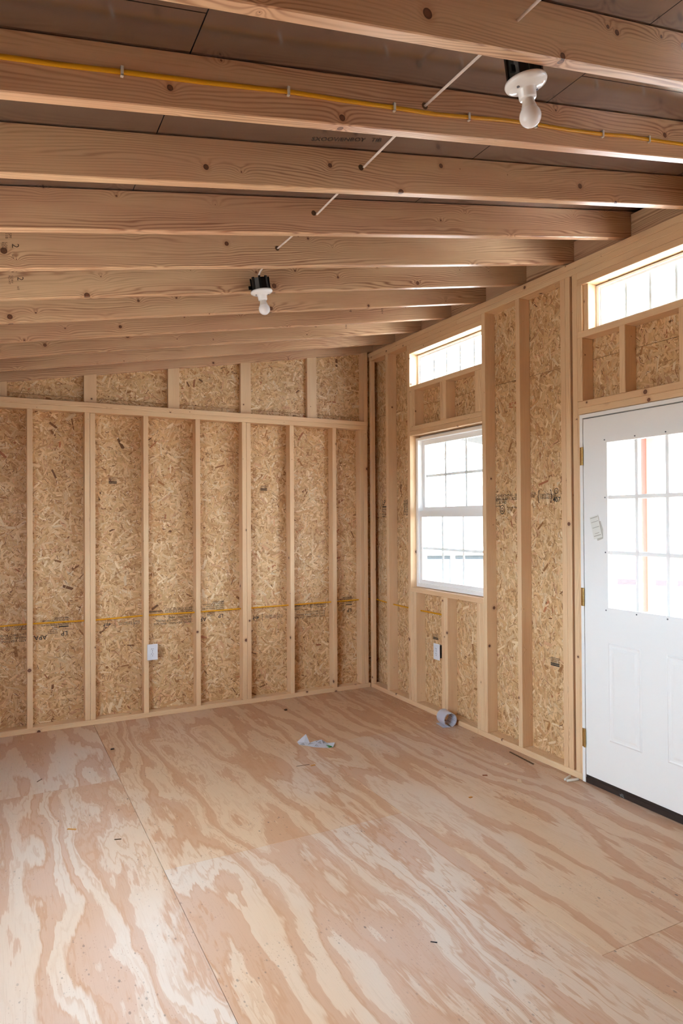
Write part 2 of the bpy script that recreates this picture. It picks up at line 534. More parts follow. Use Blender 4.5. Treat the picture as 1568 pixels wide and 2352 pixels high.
# flat print: text turned into a thin mesh
def stamp(parent, lines, plane, off, a, b, size, flip=False, mat=None, name='printed_stamp', shear=0.0, width=1.0):
    """Text block on wall plane. a,b = position of the block's reading start (top-left as it is read)."""
    cu = bpy.data.curves.new('stamp_text', 'FONT')
    cu.body = lines
    cu.size = size
    cu.resolution_u = 2
    cu.shear = shear
    cu.offset = size * 0.007
    cu.space_line = 0.85
    tmp = bpy.data.objects.new('stamp_tmp', cu)
    C.objects.link(tmp)
    dg = bpy.context.evaluated_depsgraph_get()
    me = bpy.data.meshes.new_from_object(tmp.evaluated_get(dg))
    bpy.data.objects.remove(tmp)
    bpy.data.curves.remove(cu)
    me.materials.clear()
    sx = -1 if flip else 1
    for v in me.vertices:
        x, y = v.co.x * sx * width, v.co.y * sx
        if plane == 'B':
            v.co = (a + x, off, b + y)
        elif plane == 'R':
            v.co = (off, a - x, b + y)
    return link(name, me, mat or INK, parent)

def bars(parent, plane, off, rects, mat=None, name='printed_stamp'):
    bm = bmesh.new()
    for (a0, b0, a1, b1) in rects:
        q = [(a0, b0), (a1, b0), (a1, b1), (a0, b1)]
        vs = [bm.verts.new((p, off, z) if plane == 'B' else (off, p, z)) for p, z in q]
        bm.faces.new(vs)
    return obj(name, bm, mat or INK, parent)

def ring_print(parent, plane, off, a, b, r, wdt, mat=None, sq=1.0):
    bm = bmesh.new()
    N = 24
    i0, o0 = [], []
    for k in range(N):
        t = 2 * math.pi * k / N
        for rr, lst in ((r - wdt, i0), (r, o0)):
            p, z = a + rr * math.cos(t), b + rr * sq * math.sin(t)
            lst.append(bm.verts.new((p, off, z) if plane == 'B' else (off, p, z)))
    for k in range(N):
        bm.faces.new((i0[k], i0[(k + 1) % N], o0[(k + 1) % N], o0[k]))
    return obj('printed_stamp', bm, mat or INK, parent)

# ------------------------------------------------------------------ room dimensions
T, D = 0.038, 0.089
XL = -3.60                 # inner face of the low wall
YF = -5.887                # inner face of the wall behind the camera
ZP = 2.395                 # top of the back wall's double plate
ZR = 3.0165                # top of the right wall's double plate
Z0, SL = 3.028, 0.1755     # underside of the rafters: z = Z0 + SL*x
RH = 0.147                 # vertical height of a rafter
rb = lambda x: Z0 + SL * x
rt_ = lambda x: Z0 + SL * x + RH
YR = lambda k: 0.0708 - (11 - k) * 0.4064   # near face of rafter k

# ------------------------------------------------------------------ floor
floor = empty('floor', (0, 0, 0), label='bare plywood subfloor laid in large sheets', cat='floor', kind='structure')
g = 0.0011
cols = [(XL - 0.09, -2.3655, (0.09, -1.18, -3.62, YF - 0.09)), (-2.3655, -1.146, (0.09, -2.335, -4.77, YF - 0.09)), (-1.146, 0.09, (0.09, -1.18, -3.62, YF - 0.09))]
warm = [0.0, -0.14, 0.0, 0.10, -0.08, 0.0, 0.2, 0.08, 0.1]
seeds = [3.3, 7.7, 12.1, 21.4, 21.4, 28.0, 36.5, 36.5, 41.0]
for x0, x1, ys in cols:
    for ya, yb in zip(ys, ys[1:]):
        gg = 0.0005 if x0 > -2 else 0.0013
        fp = B('floor_panel', floor, x0 + gg, x1 - g * .5, yb + .0004, ya - .0004, -0.019, 0.0, 'y', PLY, 0.0008)
        fp['sheet_seed'] = seeds.pop(0)
        fp['sheet_warm'] = warm.pop(0)
B('floor_joist_deck', floor, XL - 0.09, 0.09, YF - 0.09, 0.09, -0.16, -0.021, 'x', STUD)

# ------------------------------------------------------------------ back wall
wb = empty('wall_back', (0, 0, 0), label='back wall of open pine studs over strand board', cat='wall', kind='structure')
B('bottom_plate', wb, XL, -0.002, 0, D, 0, T, 'x')
B('top_plate', wb, XL, -0.015, 0, D, ZP - 2 * T, ZP - T, 'x')
B('top_plate', wb, XL, -0.015, 0, D, ZP - T, ZP, 'x')
XA = -2.794
for i in range(-1, 7):
    x = XA + i * 0.4064
    if i in (1, 4):
        B('stud', wb, x - T, x - 0.0008, 0, D, T, ZP - 2 * T, 'z')
        B('stud', wb, x + 0.0008, x + T, 0.001, D, T, ZP - 2 * T - 0.002, 'z')
    elif x > XL:
        B('stud', wb, x - T / 2, x + T / 2, 0, D, T, ZP - 2 * T, 'z')
B('stud', wb, -0.097, -0.0595, 0, D, T, ZP - 2 * T, 'z')
B('stud', wb, -0.0585, -0.021, 0, D, T, ZP - 2 * T, 'z')

def prism(name, parent, poly, y0, y1, mat, axis='x', **kw):
    """XZ outline pushed from y0 to y1."""
    bm = bmesh.new()
    a = [bm.verts.new((x, y0, z)) for x, z in poly]
    b = [bm.verts.new((x, y1, z)) for x, z in poly]
    bm.faces.new(a); bm.faces.new(b[::-1])
    for k in range(len(a)):
        bm.faces.new((a[k], b[k], b[(k + 1) % len(a)], a[(k + 1) % len(a)]))
    bmesh.ops.recalc_face_normals(bm, faces=bm.faces[:])
    cx = sum(p[0] for p in poly) / len(poly); cz = sum(p[1] for p in poly) / len(poly)
    c = Vector((cx, (y0 + y1) / 2, cz))
    Mx = Matrix.Translation(c) @ AX[axis].to_4x4()
    bm.transform(Mx.inverted())
    return obj(name, bm, mat, parent, Mx, **kw)

# flat studs of the gable above the plate
for xc in (-2.983, -2.378, -1.753, -1.154, -0.547):
    x0, x1 = xc - D / 2, xc + D / 2
    prism('gable_stud', wb, [(x0, ZP), (x1, ZP), (x1, rb(x1)), (x0, rb(x0))], 0.051, 0.088, STUD, 'z')
prism('gable_stud', wb, [(-0.056, ZP), (-0.018, ZP), (-0.018, rb(-0.018)), (-0.056, rb(-0.056))], 0.0, 0.088, STUD, 'z')
# sheathing sheets
E1, E2 = XA + 0.4064, XA + 4 * 0.4064
ZJ = 2.44
bp = []
for x0, x1 in ((XL - 0.09, E1), (E1, E2), (E2, 0.10)):
    pnl = B('sheathing_panel', wb, x0 + 0.001, x1 - 0.001, D + 0.001, D + 0.013, 0.0, ZJ - 0.001, 'x', OSB, 0)
    strands(pnl, 'B', D + 0.001, max(x0, XL), min(x1, 0.06), 0.03, ZJ - 0.001, density=4200)
    bp.append(pnl)
    up_ = prism('sheathing_panel', wb, [(x0 + 0.001, ZJ + 0.001), (x1 - 0.001, ZJ + 0.001), (x1 - 0.001, rt_(x1)), (x0 + 0.001, rt_(x0))], D + 0.001, D + 0.013, OSB)
    strands(up_, 'B', D + 0.001, max(x0, XL), min(x1, 0.06), ZJ + 0.001, 3.05, top=(Z0 + 0.06, SL), density=4200)

prism('siding', wb, [(XL - .1, -.1), (.115, -.1), (.115, rt_(.11)), (XL - .1, rt_(XL - .1))], D + .0135, D + .022, WHITEP)

# ------------------------------------------------------------------ right wall
wr = empty('wall_right', (0, 0, 0), label='right wall of pine studs framing the window and the door', cat='wall', kind='structure')
YM = 2 * -2.9435           # mirror of y about the middle of the door
def RS(name, y0, y1, z0, z1, x0=0.0, x1=D, axis='z', mir=False, mat=None):
    B(name, wr, x0, x1, y0, y1, z0, z1, axis, mat)
    if mir:
        B(name, wr, x0, x1, YM - y0, YM - y1, z0, z1, axis, mat)
ZT = ZR - 2 * T
RS('top_plate', 0.089, YF - .089, ZR - T, ZR, axis='y')
RS('top_plate', 0.0, -1.30, ZT, ZR - T - 0.0006, axis='y')
RS('top_plate', -1.301, YF, ZT, ZR - T - 0.0006, axis='y')
RS('bottom_plate', -0.001, -1.512, 0, T, axis='y')
RS('bottom_plate', -1.5135, -2.458, 0, T, axis='y')
RS('bottom_plate', YM + 2.458, YF, 0, T, axis='y')
# corner nailer and full studs
RS('stud', -0.0005, -0.038, T, ZT, 0.0, 0.038)
for y0, y1 in ((-0.285, -0.323), (-0.628, -0.666), (-1.582, -1.620), (-1.927, -1.965), (-2.318, -2.356), (-2.357, -2.395), (-2.4115, -2.449)):
    RS('stud', y0, y1, T, ZT, mir=True)
# window opening: sill, header, cripples, transom sill and head
WL, WR_ = -0.667, -1.582
WZ0, WZ1 = 0.958, 2.190
for f in (lambda v: v, lambda v: YM - v):
    def RB(name, y0, y1, z0, z1, axis='z', x0=0.0, x1=D):
        B(name, wr, x0, x1, f(y0), f(y1), z0, z1, axis)
    RB('sill', WL, WR_, WZ0 - T, WZ0, 'y')
    RB('header', WL, WR_, WZ1, WZ1 + T, 'y')
    RB('header', WL, WR_, WZ1 + T + .0006, WZ1 + 2 * T, 'y')
    RB('transom_sill', WL, WR_, 2.557, 2.5945, 'y')
    RB('transom_head', WL, WR_, 2.8635, 2.9015, 'y')
    RB('transom_head', WL, WR_, 2.9022, ZT, 'y')
    for y0, y1 in ((WL, -0.7045), (-0.7052, -0.742), (-1.087, -1.1245), (-1.1252, -1.163), (-1.507, -1.5442), (-1.545, WR_)):
        RB('cripple_stud', y0, y1, T, WZ0 - T)
        RB('cripple_stud', y0, y1, WZ1 + 2 * T, 2.557)
# door opening
DZ = 2.115
RS('header', -2.4495, YM + 2.4495, DZ, DZ + T, axis='y')
RS('header', -2.4495, YM + 2.4495, DZ + T + .0006, DZ + 2 * T, axis='y')
RS('shim_board', -2.4495, -2.4655, T, DZ, mir=True)
RS('transom_sill', -2.4495, YM + 2.4495, 2.557, 2.5945, axis='y')
RS('transom_head', -2.4495, YM + 2.4495, 2.8635, 2.9015, axis='y')
RS('transom_head', -2.4495, YM + 2.4495, 2.9022, ZT, axis='y')
RS('cripple_stud', -2.4495, -2.4865, DZ + 2 * T, 2.557, mir=True)
RS('cripple_stud', -2.745, -2.783, DZ + 2 * T, 2.557, mir=True)
RS('cripple_stud', -2.4495, -2.4865, 2.5945, 2.8635, mir=True)
RS('filler_strip', -2.4872, -2.5215, 2.5945, 2.8635, x0=0.014, mir=True)
# sheathing with openings
holes = []
for f in (lambda v: v, lambda v: YM - v):
    holes += [(f(WL), f(WR_), WZ0, WZ1), (f(WL), f(WR_), 2.5945, 2.8635)]
DL, DRt = -2.466, YM + 2.466
holes += [(DL, DRt, 0.0, DZ), (-2.5215, YM + 2.5215, 2.5945, 2.8635)]
def cells(y0, y1, z0, z1):
    """Cut the sheet y0>y1 into boxes round the holes."""
    ys = sorted({y0, y1, *[v for h in holes for v in h[:2] if min(y0, y1) < v < max(y0, y1)]})
    out = []
    for a, b in zip(ys, ys[1:]):
        m = (a + b) / 2
        zs = [(h[2], h[3]) for h in holes if min(h[0], h[1]) < m < max(h[0], h[1])]
        z = z0
        for p, q in sorted(zs):
            if q <= z0 or p >= z1:
                continue
            if p > z:
                out.append((a, b, z, p))
            z = max(z, q)
        if z < z1:
            out.append((a, b, z, z1))
    return out
rp = []
for y0, y1 in ((0.10, -1.126), (-1.126, -2.356), (-2.356, -3.57), (-3.57, -4.79), (-4.79, YF - .10)):
    for z0, z1 in ((0.0, ZJ - .001), (ZJ + .001, ZR + 0.16)):
        bm = bmesh.new()
        for a, b, p, q in cells(y0 - .001, y1 + .001, z0, z1):
            addbox(bm, D + .001, D + .013, a, b, p, q)
        Mx = Matrix.Translation((D, (y0 + y1) / 2, (z0 + z1) / 2))
        bm.transform(Mx.inverted())
        pnl = obj('sheathing_panel', bm, OSB, wr, Mx)
        rp.append(pnl)
        dens = 4200 if y0 > -3.4 else 1200
        strands(pnl, 'R', D + .001, min(y0, 0.06) - .001, max(y1, YF) + .001, max(z0, .03), min(z1, ZT + .01), holes=holes, density=dens, bias=1.45)

bm = bmesh.new()
for a, b, p, q in cells(.11, YF - .11, -.02, ZR + .16):
    addbox(bm, D + .0135, D + .022, a, b, p, q)
obj('siding', bm, WHITEP, wr)

# ------------------------------------------------------------------ low left wall and the wall behind the camera
wl = empty('wall_left', (XL, 0, 0), label='low left wall of pine studs around a twin window', cat='wall', kind='structure')
LO0, LO1, LZ0, LZ1 = -2.05, -3.95, 0.94, 2.06
B('bottom_plate', wl, XL - D, XL, YF, 0, 0, T, 'y')
for k in range(2):
    B('top_plate', wl, XL - D, XL, YF, 0, ZP - (2 - k) * T, ZP - (1 - k) * T - .0005, 'y')
for i in range(15):
    y = -0.02 - i * 0.4064
    if LO1 - T < y < LO0 + 2 * T:
        B('cripple_stud', wl, XL - D, XL, y - T, y, T, LZ0 - T, 'z')
        B('cripple_stud', wl, XL - D, XL, y - T, y, LZ1 + 2 * T, ZP - 2 * T, 'z')
    elif y - T > YF:
        B('stud', wl, XL - D, XL, y - T, y, T, ZP - 2 * T, 'z')
B('stud', wl, XL - D, XL, LO0, LO0 + T, T, ZP - 2 * T, 'z')
B('stud', wl, XL - D, XL, LO1 - T, LO1, T, ZP - 2 * T, 'z')
B('sill', wl, XL - D, XL, LO1, LO0, LZ0 - T, LZ0, 'y')
for k in range(2):
    B('header', wl, XL - D, XL, LO1, LO0, LZ1 + k * T, LZ1 + (k + 1) * T - .0006, 'y')
for ya, yb_, za, zb in ((LO0, .1, 0, ZP + .2), (YF - .1, LO1, 0, ZP + .2), (LO1, LO0, 0, LZ0), (LO1, LO0, LZ1, ZP + .2)):
    B('sheathing_panel', wl, XL - D - .013, XL - D - .001, ya, yb_, za, zb, 'y', OSB, 0)
lw = empty('window_6', (XL - .07, (LO0 + LO1) / 2, LZ0), label='white twin window in the low left wall, out of view', cat='window', kind='structure')
obj('frame', frame_bm(XL - .105, XL - .05, LO0, LO1, LZ0 + .001, LZ1 - .001, .04), VINYL, lw)
B('mullion', lw, XL - .10, XL - .055, (LO0 + LO1) / 2 - .03, (LO0 + LO1) / 2 + .03, LZ0 + .041, LZ1 - .041, 'z', VINYL, 0)
B('pane', lw, XL - .08, XL - .078, LO1 + .04, LO0 - .04, LZ0 + .041, LZ1 - .041, 'y', GLASS, 0)

wf = empty('wall_front', (0, YF, 0), label='end wall of pine studs behind the viewer', cat='wall', kind='structure')
B('bottom_plate', wf, XL, 0, YF - D, YF, 0, T, 'x')
for k in range(2):
    B('top_plate', wf, XL, 0, YF - D, YF, ZP - (2 - k) * T, ZP - (1 - k) * T - .0005, 'x')
for i in range(9):
    x = -0.05 - i * 0.4064
    B('stud', wf, x - T, x, YF - D, YF, T, ZP - 2 * T, 'z')
prism('sheathing_panel', wf, [(XL - .09, 0), (.1, 0), (.1, rt_(.1)), (XL - .09, rt_(XL - .09))], YF - D - .013, YF - D - .001, OSB)

# ------------------------------------------------------------------ ceiling: rafters, blocking, foil-faced roof sheets
ce = empty('ceiling', (0, 0, Z0), label='sloping ceiling of open pine rafters under foil faced sheets', cat='ceiling', kind='structure')
ANG = math.atan(SL)
XE0, XE1 = XL - 0.30, 0.40
rafters = {}
def rafter(y0, thick=T, sag=0.0):
    Lr = (XE1 - XE0) / math.cos(ANG)
    h = RH * math.cos(ANG)
    bm = boxbm(Lr, thick, h, 0.003)
    xm = (XE0 + XE1) / 2
    zc = rb(xm) + RH / 2 + sag
    Mx = Matrix.Translation((xm, y0 + thick / 2, zc)) @ Matrix.Rotation(-ANG, 4, 'Y')
    return obj('rafter', bm, RAFT, ce, Mx)
for k in range(-3, 12):
    y = YR(k)
    if k == 11:
        y = 0.051
    if y - 0.04 < YF - D:
        continue
    rafters[k] = rafter(y, 0.0375)
# blocking between rafters over the right wall plate
for k in range(-3, 11):
    y0, y1 = YR(k) + T, (YR(k + 1) if k < 10 else 0.051)
    zt = rb(0.07) + RH - (0.018 if k in (2, 3, 4) else 0.004)
    B('blocking', ce, 0.066, 0.104, y0 + .0005, y1 - .0005, ZR, zt, 'y', RAFT)
B('fascia', ce, 0.402, 0.44, -6.4, 0.42, 2.93, rt_(.40) + .01, 'y', WHITEP)
B('eave_board', ce, 0.115, 0.401, -6.4, 0.42, 2.93, 2.945, 'y', WHITEP)
# roof sheets
edges = [XE0, -2.567, -1.334, -0.101, XE1]
yb = [0.42, -1.30, -3.74, -6.4]
for i, (x0, x1) in enumerate(zip(edges, edges[1:])):
    for ya, yc in zip(yb, yb[1:]):
        sh = 0.0 if i % 2 == 0 else -1.2
        ya2 = ya if ya == yb[0] else ya + sh
        yc2 = yc if yc == yb[-1] else yc + sh
        Lr = (x1 - x0 - .0035) / math.cos(ANG)
        bm = boxbm(Lr, ya2 - yc2 - .003, 0.011)
        xm = (x0 + x1) / 2
        Mx = Matrix.Translation((xm, (ya2 + yc2) / 2, rt_(xm) + 0.0062)) @ Matrix.Rotation(-ANG, 4, 'Y')
        obj('roof_panel', bm, FOIL, ce, Mx)
bm = boxbm((XE1 - XE0) / math.cos(ANG) + .1, 6.9, 0.02)
obj('roof_covering', bm, SHADEG, ce, Matrix.Translation(((XE0 + XE1) / 2, -2.99, rt_((XE0 + XE1) / 2) + 0.0245)) @ Matrix.Rotation(-ANG, 4, 'Y'))

# ------------------------------------------------------------------ windows
def transom(n, ya, yb_, label):
    o = empty('window_%d' % n, (0.08, (ya + yb_) / 2, 2.5945), label=label, cat='window', kind='structure')
    z0, z1 = 2.5945, 2.8635
    x0 = 0.078
    obj('frame', frame_bm(x0, x0 + .05, ya - .001, yb_ + .001, z0 + .001, z1 - .007, 0.020, None, .02, .012), VINYL, o)
    obj('nail_fin', frame_bm(.1125, .1155, ya + .03, yb_ - .03, z0 - .03, z1 + .03, .045), VINYL, o)
    obj('sash', frame_bm(x0 + .010, x0 + .04, ya - .020, yb_ + .020, z0 + .02, z1 - .018, 0.014, None, .014, .014), VINYL, o)
    g0, g1 = ya - .034, yb_ + .034
    for i in range(1, 5):
        y = g0 + (g1 - g0) * i / 5
        B('muntin', o, x0 + .0225, x0 + .0275, y - .0075, y + .0075, z0 + .034, z1 - .032, 'z', TGRILLE, 0)
    B('pane', o, x0 + .019, x0 + .021, g0, g1, z0 + .034, z1 - .032, 'y', GLASS, 0)
    return o

def hung(n, ya, yb_, label):
    o = empty('window_%d' % n, (0.07, (ya + yb_) / 2, WZ0), label=label, cat='window', kind='structure')
    z0, z1 = WZ0 + .004, WZ1 - .016
    x0 = 0.056
    zm = 1.565
    obj('frame', frame_bm(x0, x0 + .085, ya - .001, yb_ + .001, z0, z1, 0.030, None, .030, .022), VINYL, o)
    obj('nail_fin', frame_bm(.1125, .1155, ya + .03, yb_ - .03, WZ0 - .03, WZ1 + .03, .055), VINYL, o)
    def sash(xa, za, zb, wt, wbm, nm):
        s = obj(nm, frame_bm(xa, xa + .027, ya - .028, yb_ + .028, za, zb, 0.038, None, wbm, wt), VINYL, o)
        g0, g1 = ya - .066, yb_ + .066
        p0, p1 = za + wbm, zb - wt
        B('pane', s, xa + .0125, xa + .0145, g0, g1, p0, p1, 'y', GLASS, 0)
        for i in (1, 2):
            y = g0 + (g1 - g0) * i / 3
            B('muntin', s, xa + .0155, xa + .0205, y - .0095, y + .0095, p0, p1, 'z', GRILLE, 0)
        zc = (p0 + p1) / 2
        B('muntin', s, xa + .0155, xa + .0206, g0, g1, zc - .0105, zc + .0105, 'y', GRILLE, 0)
        return s
    sash(x0 + .044, zm - .006, z1 - .02, .040, .050, 'upper_sash')
    sash(x0 + .012, z0 + .018, zm + .014, .050, .042, 'lower_sash')
    return o
hung(1, WL, WR_, 'white double hung window with twelve panes in the right wall')
hung(2, YM - WR_, YM - WL, 'white double hung window beyond the door, near the viewer')
transom(3, WL, WR_, 'long low white transom window above the double hung window')
transom(4, -2.5215, YM + 2.5215, 'long low white transom window above the door')
transom(5, YM - WR_, YM - WL, 'long low white transom window nearest the viewer')

# ------------------------------------------------------------------ door
do = empty('door_1', (0.02, -2.9435, 0), label='white entry door with nine panes, brass hinges and dark threshold', cat='door', kind='structure')
jy0, jy1 = -2.4662, YM + 2.4662
bm = bmesh.new()
addbox(bm, -0.004, 0.112, jy0 - .0205, jy0, -0.0, 2.110)
addbox(bm, -0.004, 0.112, jy1, jy1 + .0205, -0.0, 2.110)
addbox(bm, -0.004, 0.112, jy1 + .0205, jy0 - .0205, 2.0895, 2.110)
obj('jamb', bm, DOORP, do)
bm = bmesh.new()
addbox(bm, 0.0455, 0.058, jy0 - .034, jy0 - .0205, 0.03, 2.0895)
addbox(bm, 0.0455, 0.058, jy1 + .0205, jy1 + .034, 0.03, 2.0895)
addbox(bm, 0.0455, 0.058, jy1 + .034, jy0 - .034, 2.070, 2.0895)
obj('door_stop', bm, BRONZE, do)
sy0, sy1 = jy0 - .0235, jy1 + .0235
lz0, lz1 = 0.989, 1.963
ly0, ly1 = -2.637, YM + 2.637
bm = bmesh.new()
sx0, sx1 = 0.0, 0.044
addbox(bm, sx0, sx1, ly0 - .012, sy0, 0.046, 2.083)
addbox(bm, sx0, sx1, sy1, ly1 + .012, 0.046, 2.083)
addbox(bm, sx0, sx1, ly1 + .012, ly0 - .012, 0.046, lz0 + .012)
addbox(bm, sx0, sx1, ly1 + .012, ly0 - .012, lz1 - .012, 2.083)
slab = obj('slab', bm, DOORP, do)
# lite insert
obj('lite_frame', frame_bm(-0.013, 0.022, ly0, ly1, lz0, lz1, 0.031), DOORP, do)
gy0, gy1 = ly0 - .031, ly1 + .031
gz0, gz1 = lz0 + .031, lz1 - .031
B('pane', do, 0.023, 0.026, gy0 + .01, gy1 - .01, gz0 - .01, gz1 + .01, 'y', GLASS, 0)
for i in (1, 2):
    y = gy0 + (gy1 - gy0) * i / 3
    B('muntin', do, -0.006, 0.021, y - .011, y + .011, gz0, gz1, 'z', DGRILLE, 0.003)
    z = gz0 + (gz1 - gz0) * i / 3
    B('muntin', do, -0.0055, 0.021, gy1, gy0, z - .011, z + .011, 'y', DGRILLE, 0.003)
scr = lathe_bm([(0, 0), (0.0042, 0), (0.0042, 0.0018), (0, 0.0022)], 8)
sm = bpy.data.meshes.new('screw'); scr.to_mesh(sm); scr.free(); sm.materials.append(SCREW)
fy = [ly0 - .0155] + [gy0 + (gy1 - gy0) * i / 3 for i in (1, 2)] + [ly1 + .0155]
fz = [lz0 + .0155] + [gz0 + (gz1 - gz0) * i / 3 for i in (1, 2)] + [lz1 - .0155]
for a, y in enumerate(fy):
    for b, z in enumerate(fz):
        if a in (0, 3) or b in (0, 3):
            o = bpy.data.objects.new('screw', sm); C.objects.link(o)
            o.matrix_basis = Matrix.Translation((-0.0130, y, z)) @ Matrix.Rotation(-math.pi / 2, 4, 'Y')
            adopt(o, do)
kb = obj('door_knob', lathe_bm([(0, 0), (.032, 0), (.032, .006), (.011, .012), (.011, .028), (.024, .036), (.028, .050), (.022, .062), (0, .066)], 24), BRASS, do, Matrix.Translation((-0.0002, YM + 2.555, 0.93)) @ Matrix.Rotation(-math.pi / 2, 4, 'Y'), smooth=True)
# embossed panels
def emboss(y0, y1, z0, z1):
    bm = bmesh.new()
    rings = []
    for ins, x in ((0, 0.0), (0.008, -0.0045), (0.016, -0.001), (0.026, -0.0012), (0.040, -0.0055)):
        rings.append([bm.verts.new((x - .0002, y, z)) for y, z in ((y0 - ins, z0 + ins), (y1 + ins, z0 + ins), (y1 + ins, z1 - ins), (y0 - ins, z1 - ins))])
    for a, b in zip(rings, rings[1:]):
        for k in range(4):
            bm.faces.new((a[k], a[(k + 1) % 4], b[(k + 1) % 4], b[k]))
    bm.faces.new(rings[-1])
    bmesh.ops.recalc_face_normals(bm, faces=bm.faces[:])
    obj('raised_panel', bm, DOORP, do)
emboss(-2.655, -2.868, 0.280, 0.825)
emboss(YM + 2.868, YM + 2.655, 0.280, 0.825)
for z0, z1 in ((1.819, 1.923), (1.009, 1.113), (0.200, 0.306)):
    h = B('hinge', do, -0.0052, -0.0043, jy0 - .0185, jy0 - .0005, z0, z1, 'z', BRASS, 0)
    bm = bmesh.new()
    nk = 5
    for i in range(nk):
        za, zb = z0 + (z1 - z0) * i / nk + .0005, z0 + (z1 - z0) * (i + 1) / nk - .0005
        bmesh.ops.create_cone(bm, cap_ends=True, segments=10, radius1=.0062, radius2=.0062, depth=zb - za, matrix=Matrix.Translation((-.008, jy0 - .0205, (za + zb) / 2)))
    obj('hinge_knuckle', bm, BRASS, h)
th = B('threshold', do, -0.003, 0.12, jy1 + .021, jy0 - .021, -0.0, 0.030, 'y', BRONZE, 0.003)
B('sweep', do, 0.002, 0.042, jy1 + .0235, jy0 - .0235, 0.0305, 0.0455, 'y', BRONZE, 0)
bm = bmesh.new()
for i in range(9):
    a, l = random.uniform(0, 3.1), random.uniform(.004, .012)
    cyy, czz = -2.735 + random.uniform(-.012, .012), 0.016 + random.uniform(-.009, .009)
    d, e = math.cos(a) * l, math.sin(a) * l * .8
    vs = [bm.verts.new((-.0034, cyy + p * d - q * e * .12, czz + p * e + q * d * .12)) for p, q in ((-1, -1), (1, -1), (1, 1), (-1, 1))]
    bm.faces.new(vs)
obj('scuff_mark', bm, plain('scuff', lin(150, 160, 160), .8), th)

# ------------------------------------------------------------------ ceiling light holders
def lamp(y, x, near, label):
    """near=+1: box on the camera-side face of its rafter, -1: on the far side."""
    z = rb(x)
    o = empty('lamp_holder', (x, y, z), label=label, cat='light fixture', group='bare bulb lamp holders on the rafters')
    R = Matrix.Translation((x, y, z - 0.012)) @ Matrix.Rotation(-ANG, 4, 'Y')
    # octagonal black box with ribs
    bm = bmesh.new()
    N = 8
    prof = []
    for k in range(N):
        t = 2 * math.pi * (k + .5) / N
        prof.append((0.0485 * math.cos(t), 0.0485 * math.sin(t)))
    a = [bm.verts.new((p[0], p[1], 0.004)) for p in prof]
    b = [bm.verts.new((p[0] * .93, p[1] * .93, 0.062)) for p in prof]
    bm.faces.new(a[::-1]); bm.faces.new(b)
    for k in range(N):
        bm.faces.new((a[k], a[(k + 1) % N], b[(k + 1) % N], b[k]))
    bx = obj('junction_box', bm, BLACK, o, R)
    bm = bmesh.new()
    for k in range(N):
        t = 2 * math.pi * (k + .5) / N
        bmesh.ops.create_cube(bm, size=1, matrix=Matrix.Rotation(t, 4, 'Z') @ Matrix.Translation((0.046, 0, 0.036)) @ Matrix.Diagonal((.008, .012, .064, 1)))
    addbox(bm, -0.062, -0.040, near * 0.012 - .004, near * 0.012 + .004, 0.012, 0.030)
    obj('box_ribs', bm, BLACK, bx, R)
    obj('cover_plate', lathe_bm([(0.0, 0.0), (0.056, 0.002), (0.0575, -0.004), (0.055, -0.010), (0.044, -0.016), (0.028, -0.0205), (0.0245, -0.024), (0.0235, -0.044), (0.0215, -0.047), (0.0, -0.047)], 36), CERAM, o, R, smooth=True)
    for sx in (-1, 1):
        bm = bmesh.new()
        bmesh.ops.create_cone(bm, cap_ends=True, segments=10, radius1=.004, radius2=.004, depth=.003, matrix=Matrix.Translation((sx * .034, -.004, -.0195)))
        obj('screw', bm, SCREW, o, R)
    bl = obj('bulb', lathe_bm([(0.0, -0.122)] + [(0.0295 * math.sin(t), -0.0925 - 0.0295 * math.cos(t)) for t in [i * math.pi / 18 for i in range(1, 14)]] + [(0.0215, -0.0715)], 32), BULB, o, R, smooth=True)
    obj('bulb_collar', lathe_bm([(0.0215, -0.0715), (0.0185, -0.062), (0.0160, -0.052), (0.0150, -0.046), (0.0, -0.046)], 28), BULBN, bl, R, smooth=True)
    return o
lamp(-2.012, -1.784, 1, 'white lamp holder and bulb on a black box, fixed to the far rafters')
lamp(-3.903, -1.722, -1, 'white lamp holder and bulb half hidden behind the nearest rafter')

# ------------------------------------------------------------------ cables
y2 = YR(2)
cp = [(-3.62, 2.468), (-3.005, 2.578), (-2.876, 2.598), (-2.737, 2.623), (-2.529, 2.658), (-2.294, 2.701), (-2.12, 2.725), (-1.951, 2.751), (-1.80, 2.772), (-1.672, 2.797), (-1.53, 2.826), (-1.389, 2.849), (-1.23, 2.871), (-1.072, 2.897), (-0.95, 2.922), (-0.826, 2.940), (-0.63, 2.971), (-0.3, 3.03), (0.03, 3.085)]
fine_ = []
for (xa, za), (xb, zb) in zip(cp, cp[1:]):
    for i in range(4):
        fine_.append((xa + (xb - xa) * i / 4, y2 - .0035, za + (zb - za) * i / 4))
fine_.append((cp[-1][0], y2 - .0035, cp[-1][1]))
yc = tube('yellow_cable', fine_, 0.0035, 0.0068, YELLOW, None, 10, label='flat yellow electrical cable clipped along the side of a near rafter', cat='cable')
for x in (-2.737, -2.294, -1.951, -1.672, -1.389, -1.072, -0.826):
    z = np.interp(x, [p[0] for p in cp], [p[1] for p in cp])
    bm = bmesh.new()
    addbox(bm, -.0035, .0035, -.0095, -.0072, -.011, .011)
    addbox(bm, -.0035, .0035, -.0095, -.0001, .0085, .0125)
    addbox(bm, -.0035, .0035, -.0095, -.0001, -.0125, -.0085)
    obj('cable_clip', bm, CLIP, yc, Matrix.Translation((x, y2, z)))
wp = []
zw = lambda i: 2.789 + 0.004 * math.sin(i * 2.1)
ys_ = [YR(k) + T / 2 for k in range(-1, 6)]
for i, y in enumerate(ys_):
    wp.append((-1.83 + 0.008 * math.sin(i * 1.7), y, zw(i)))
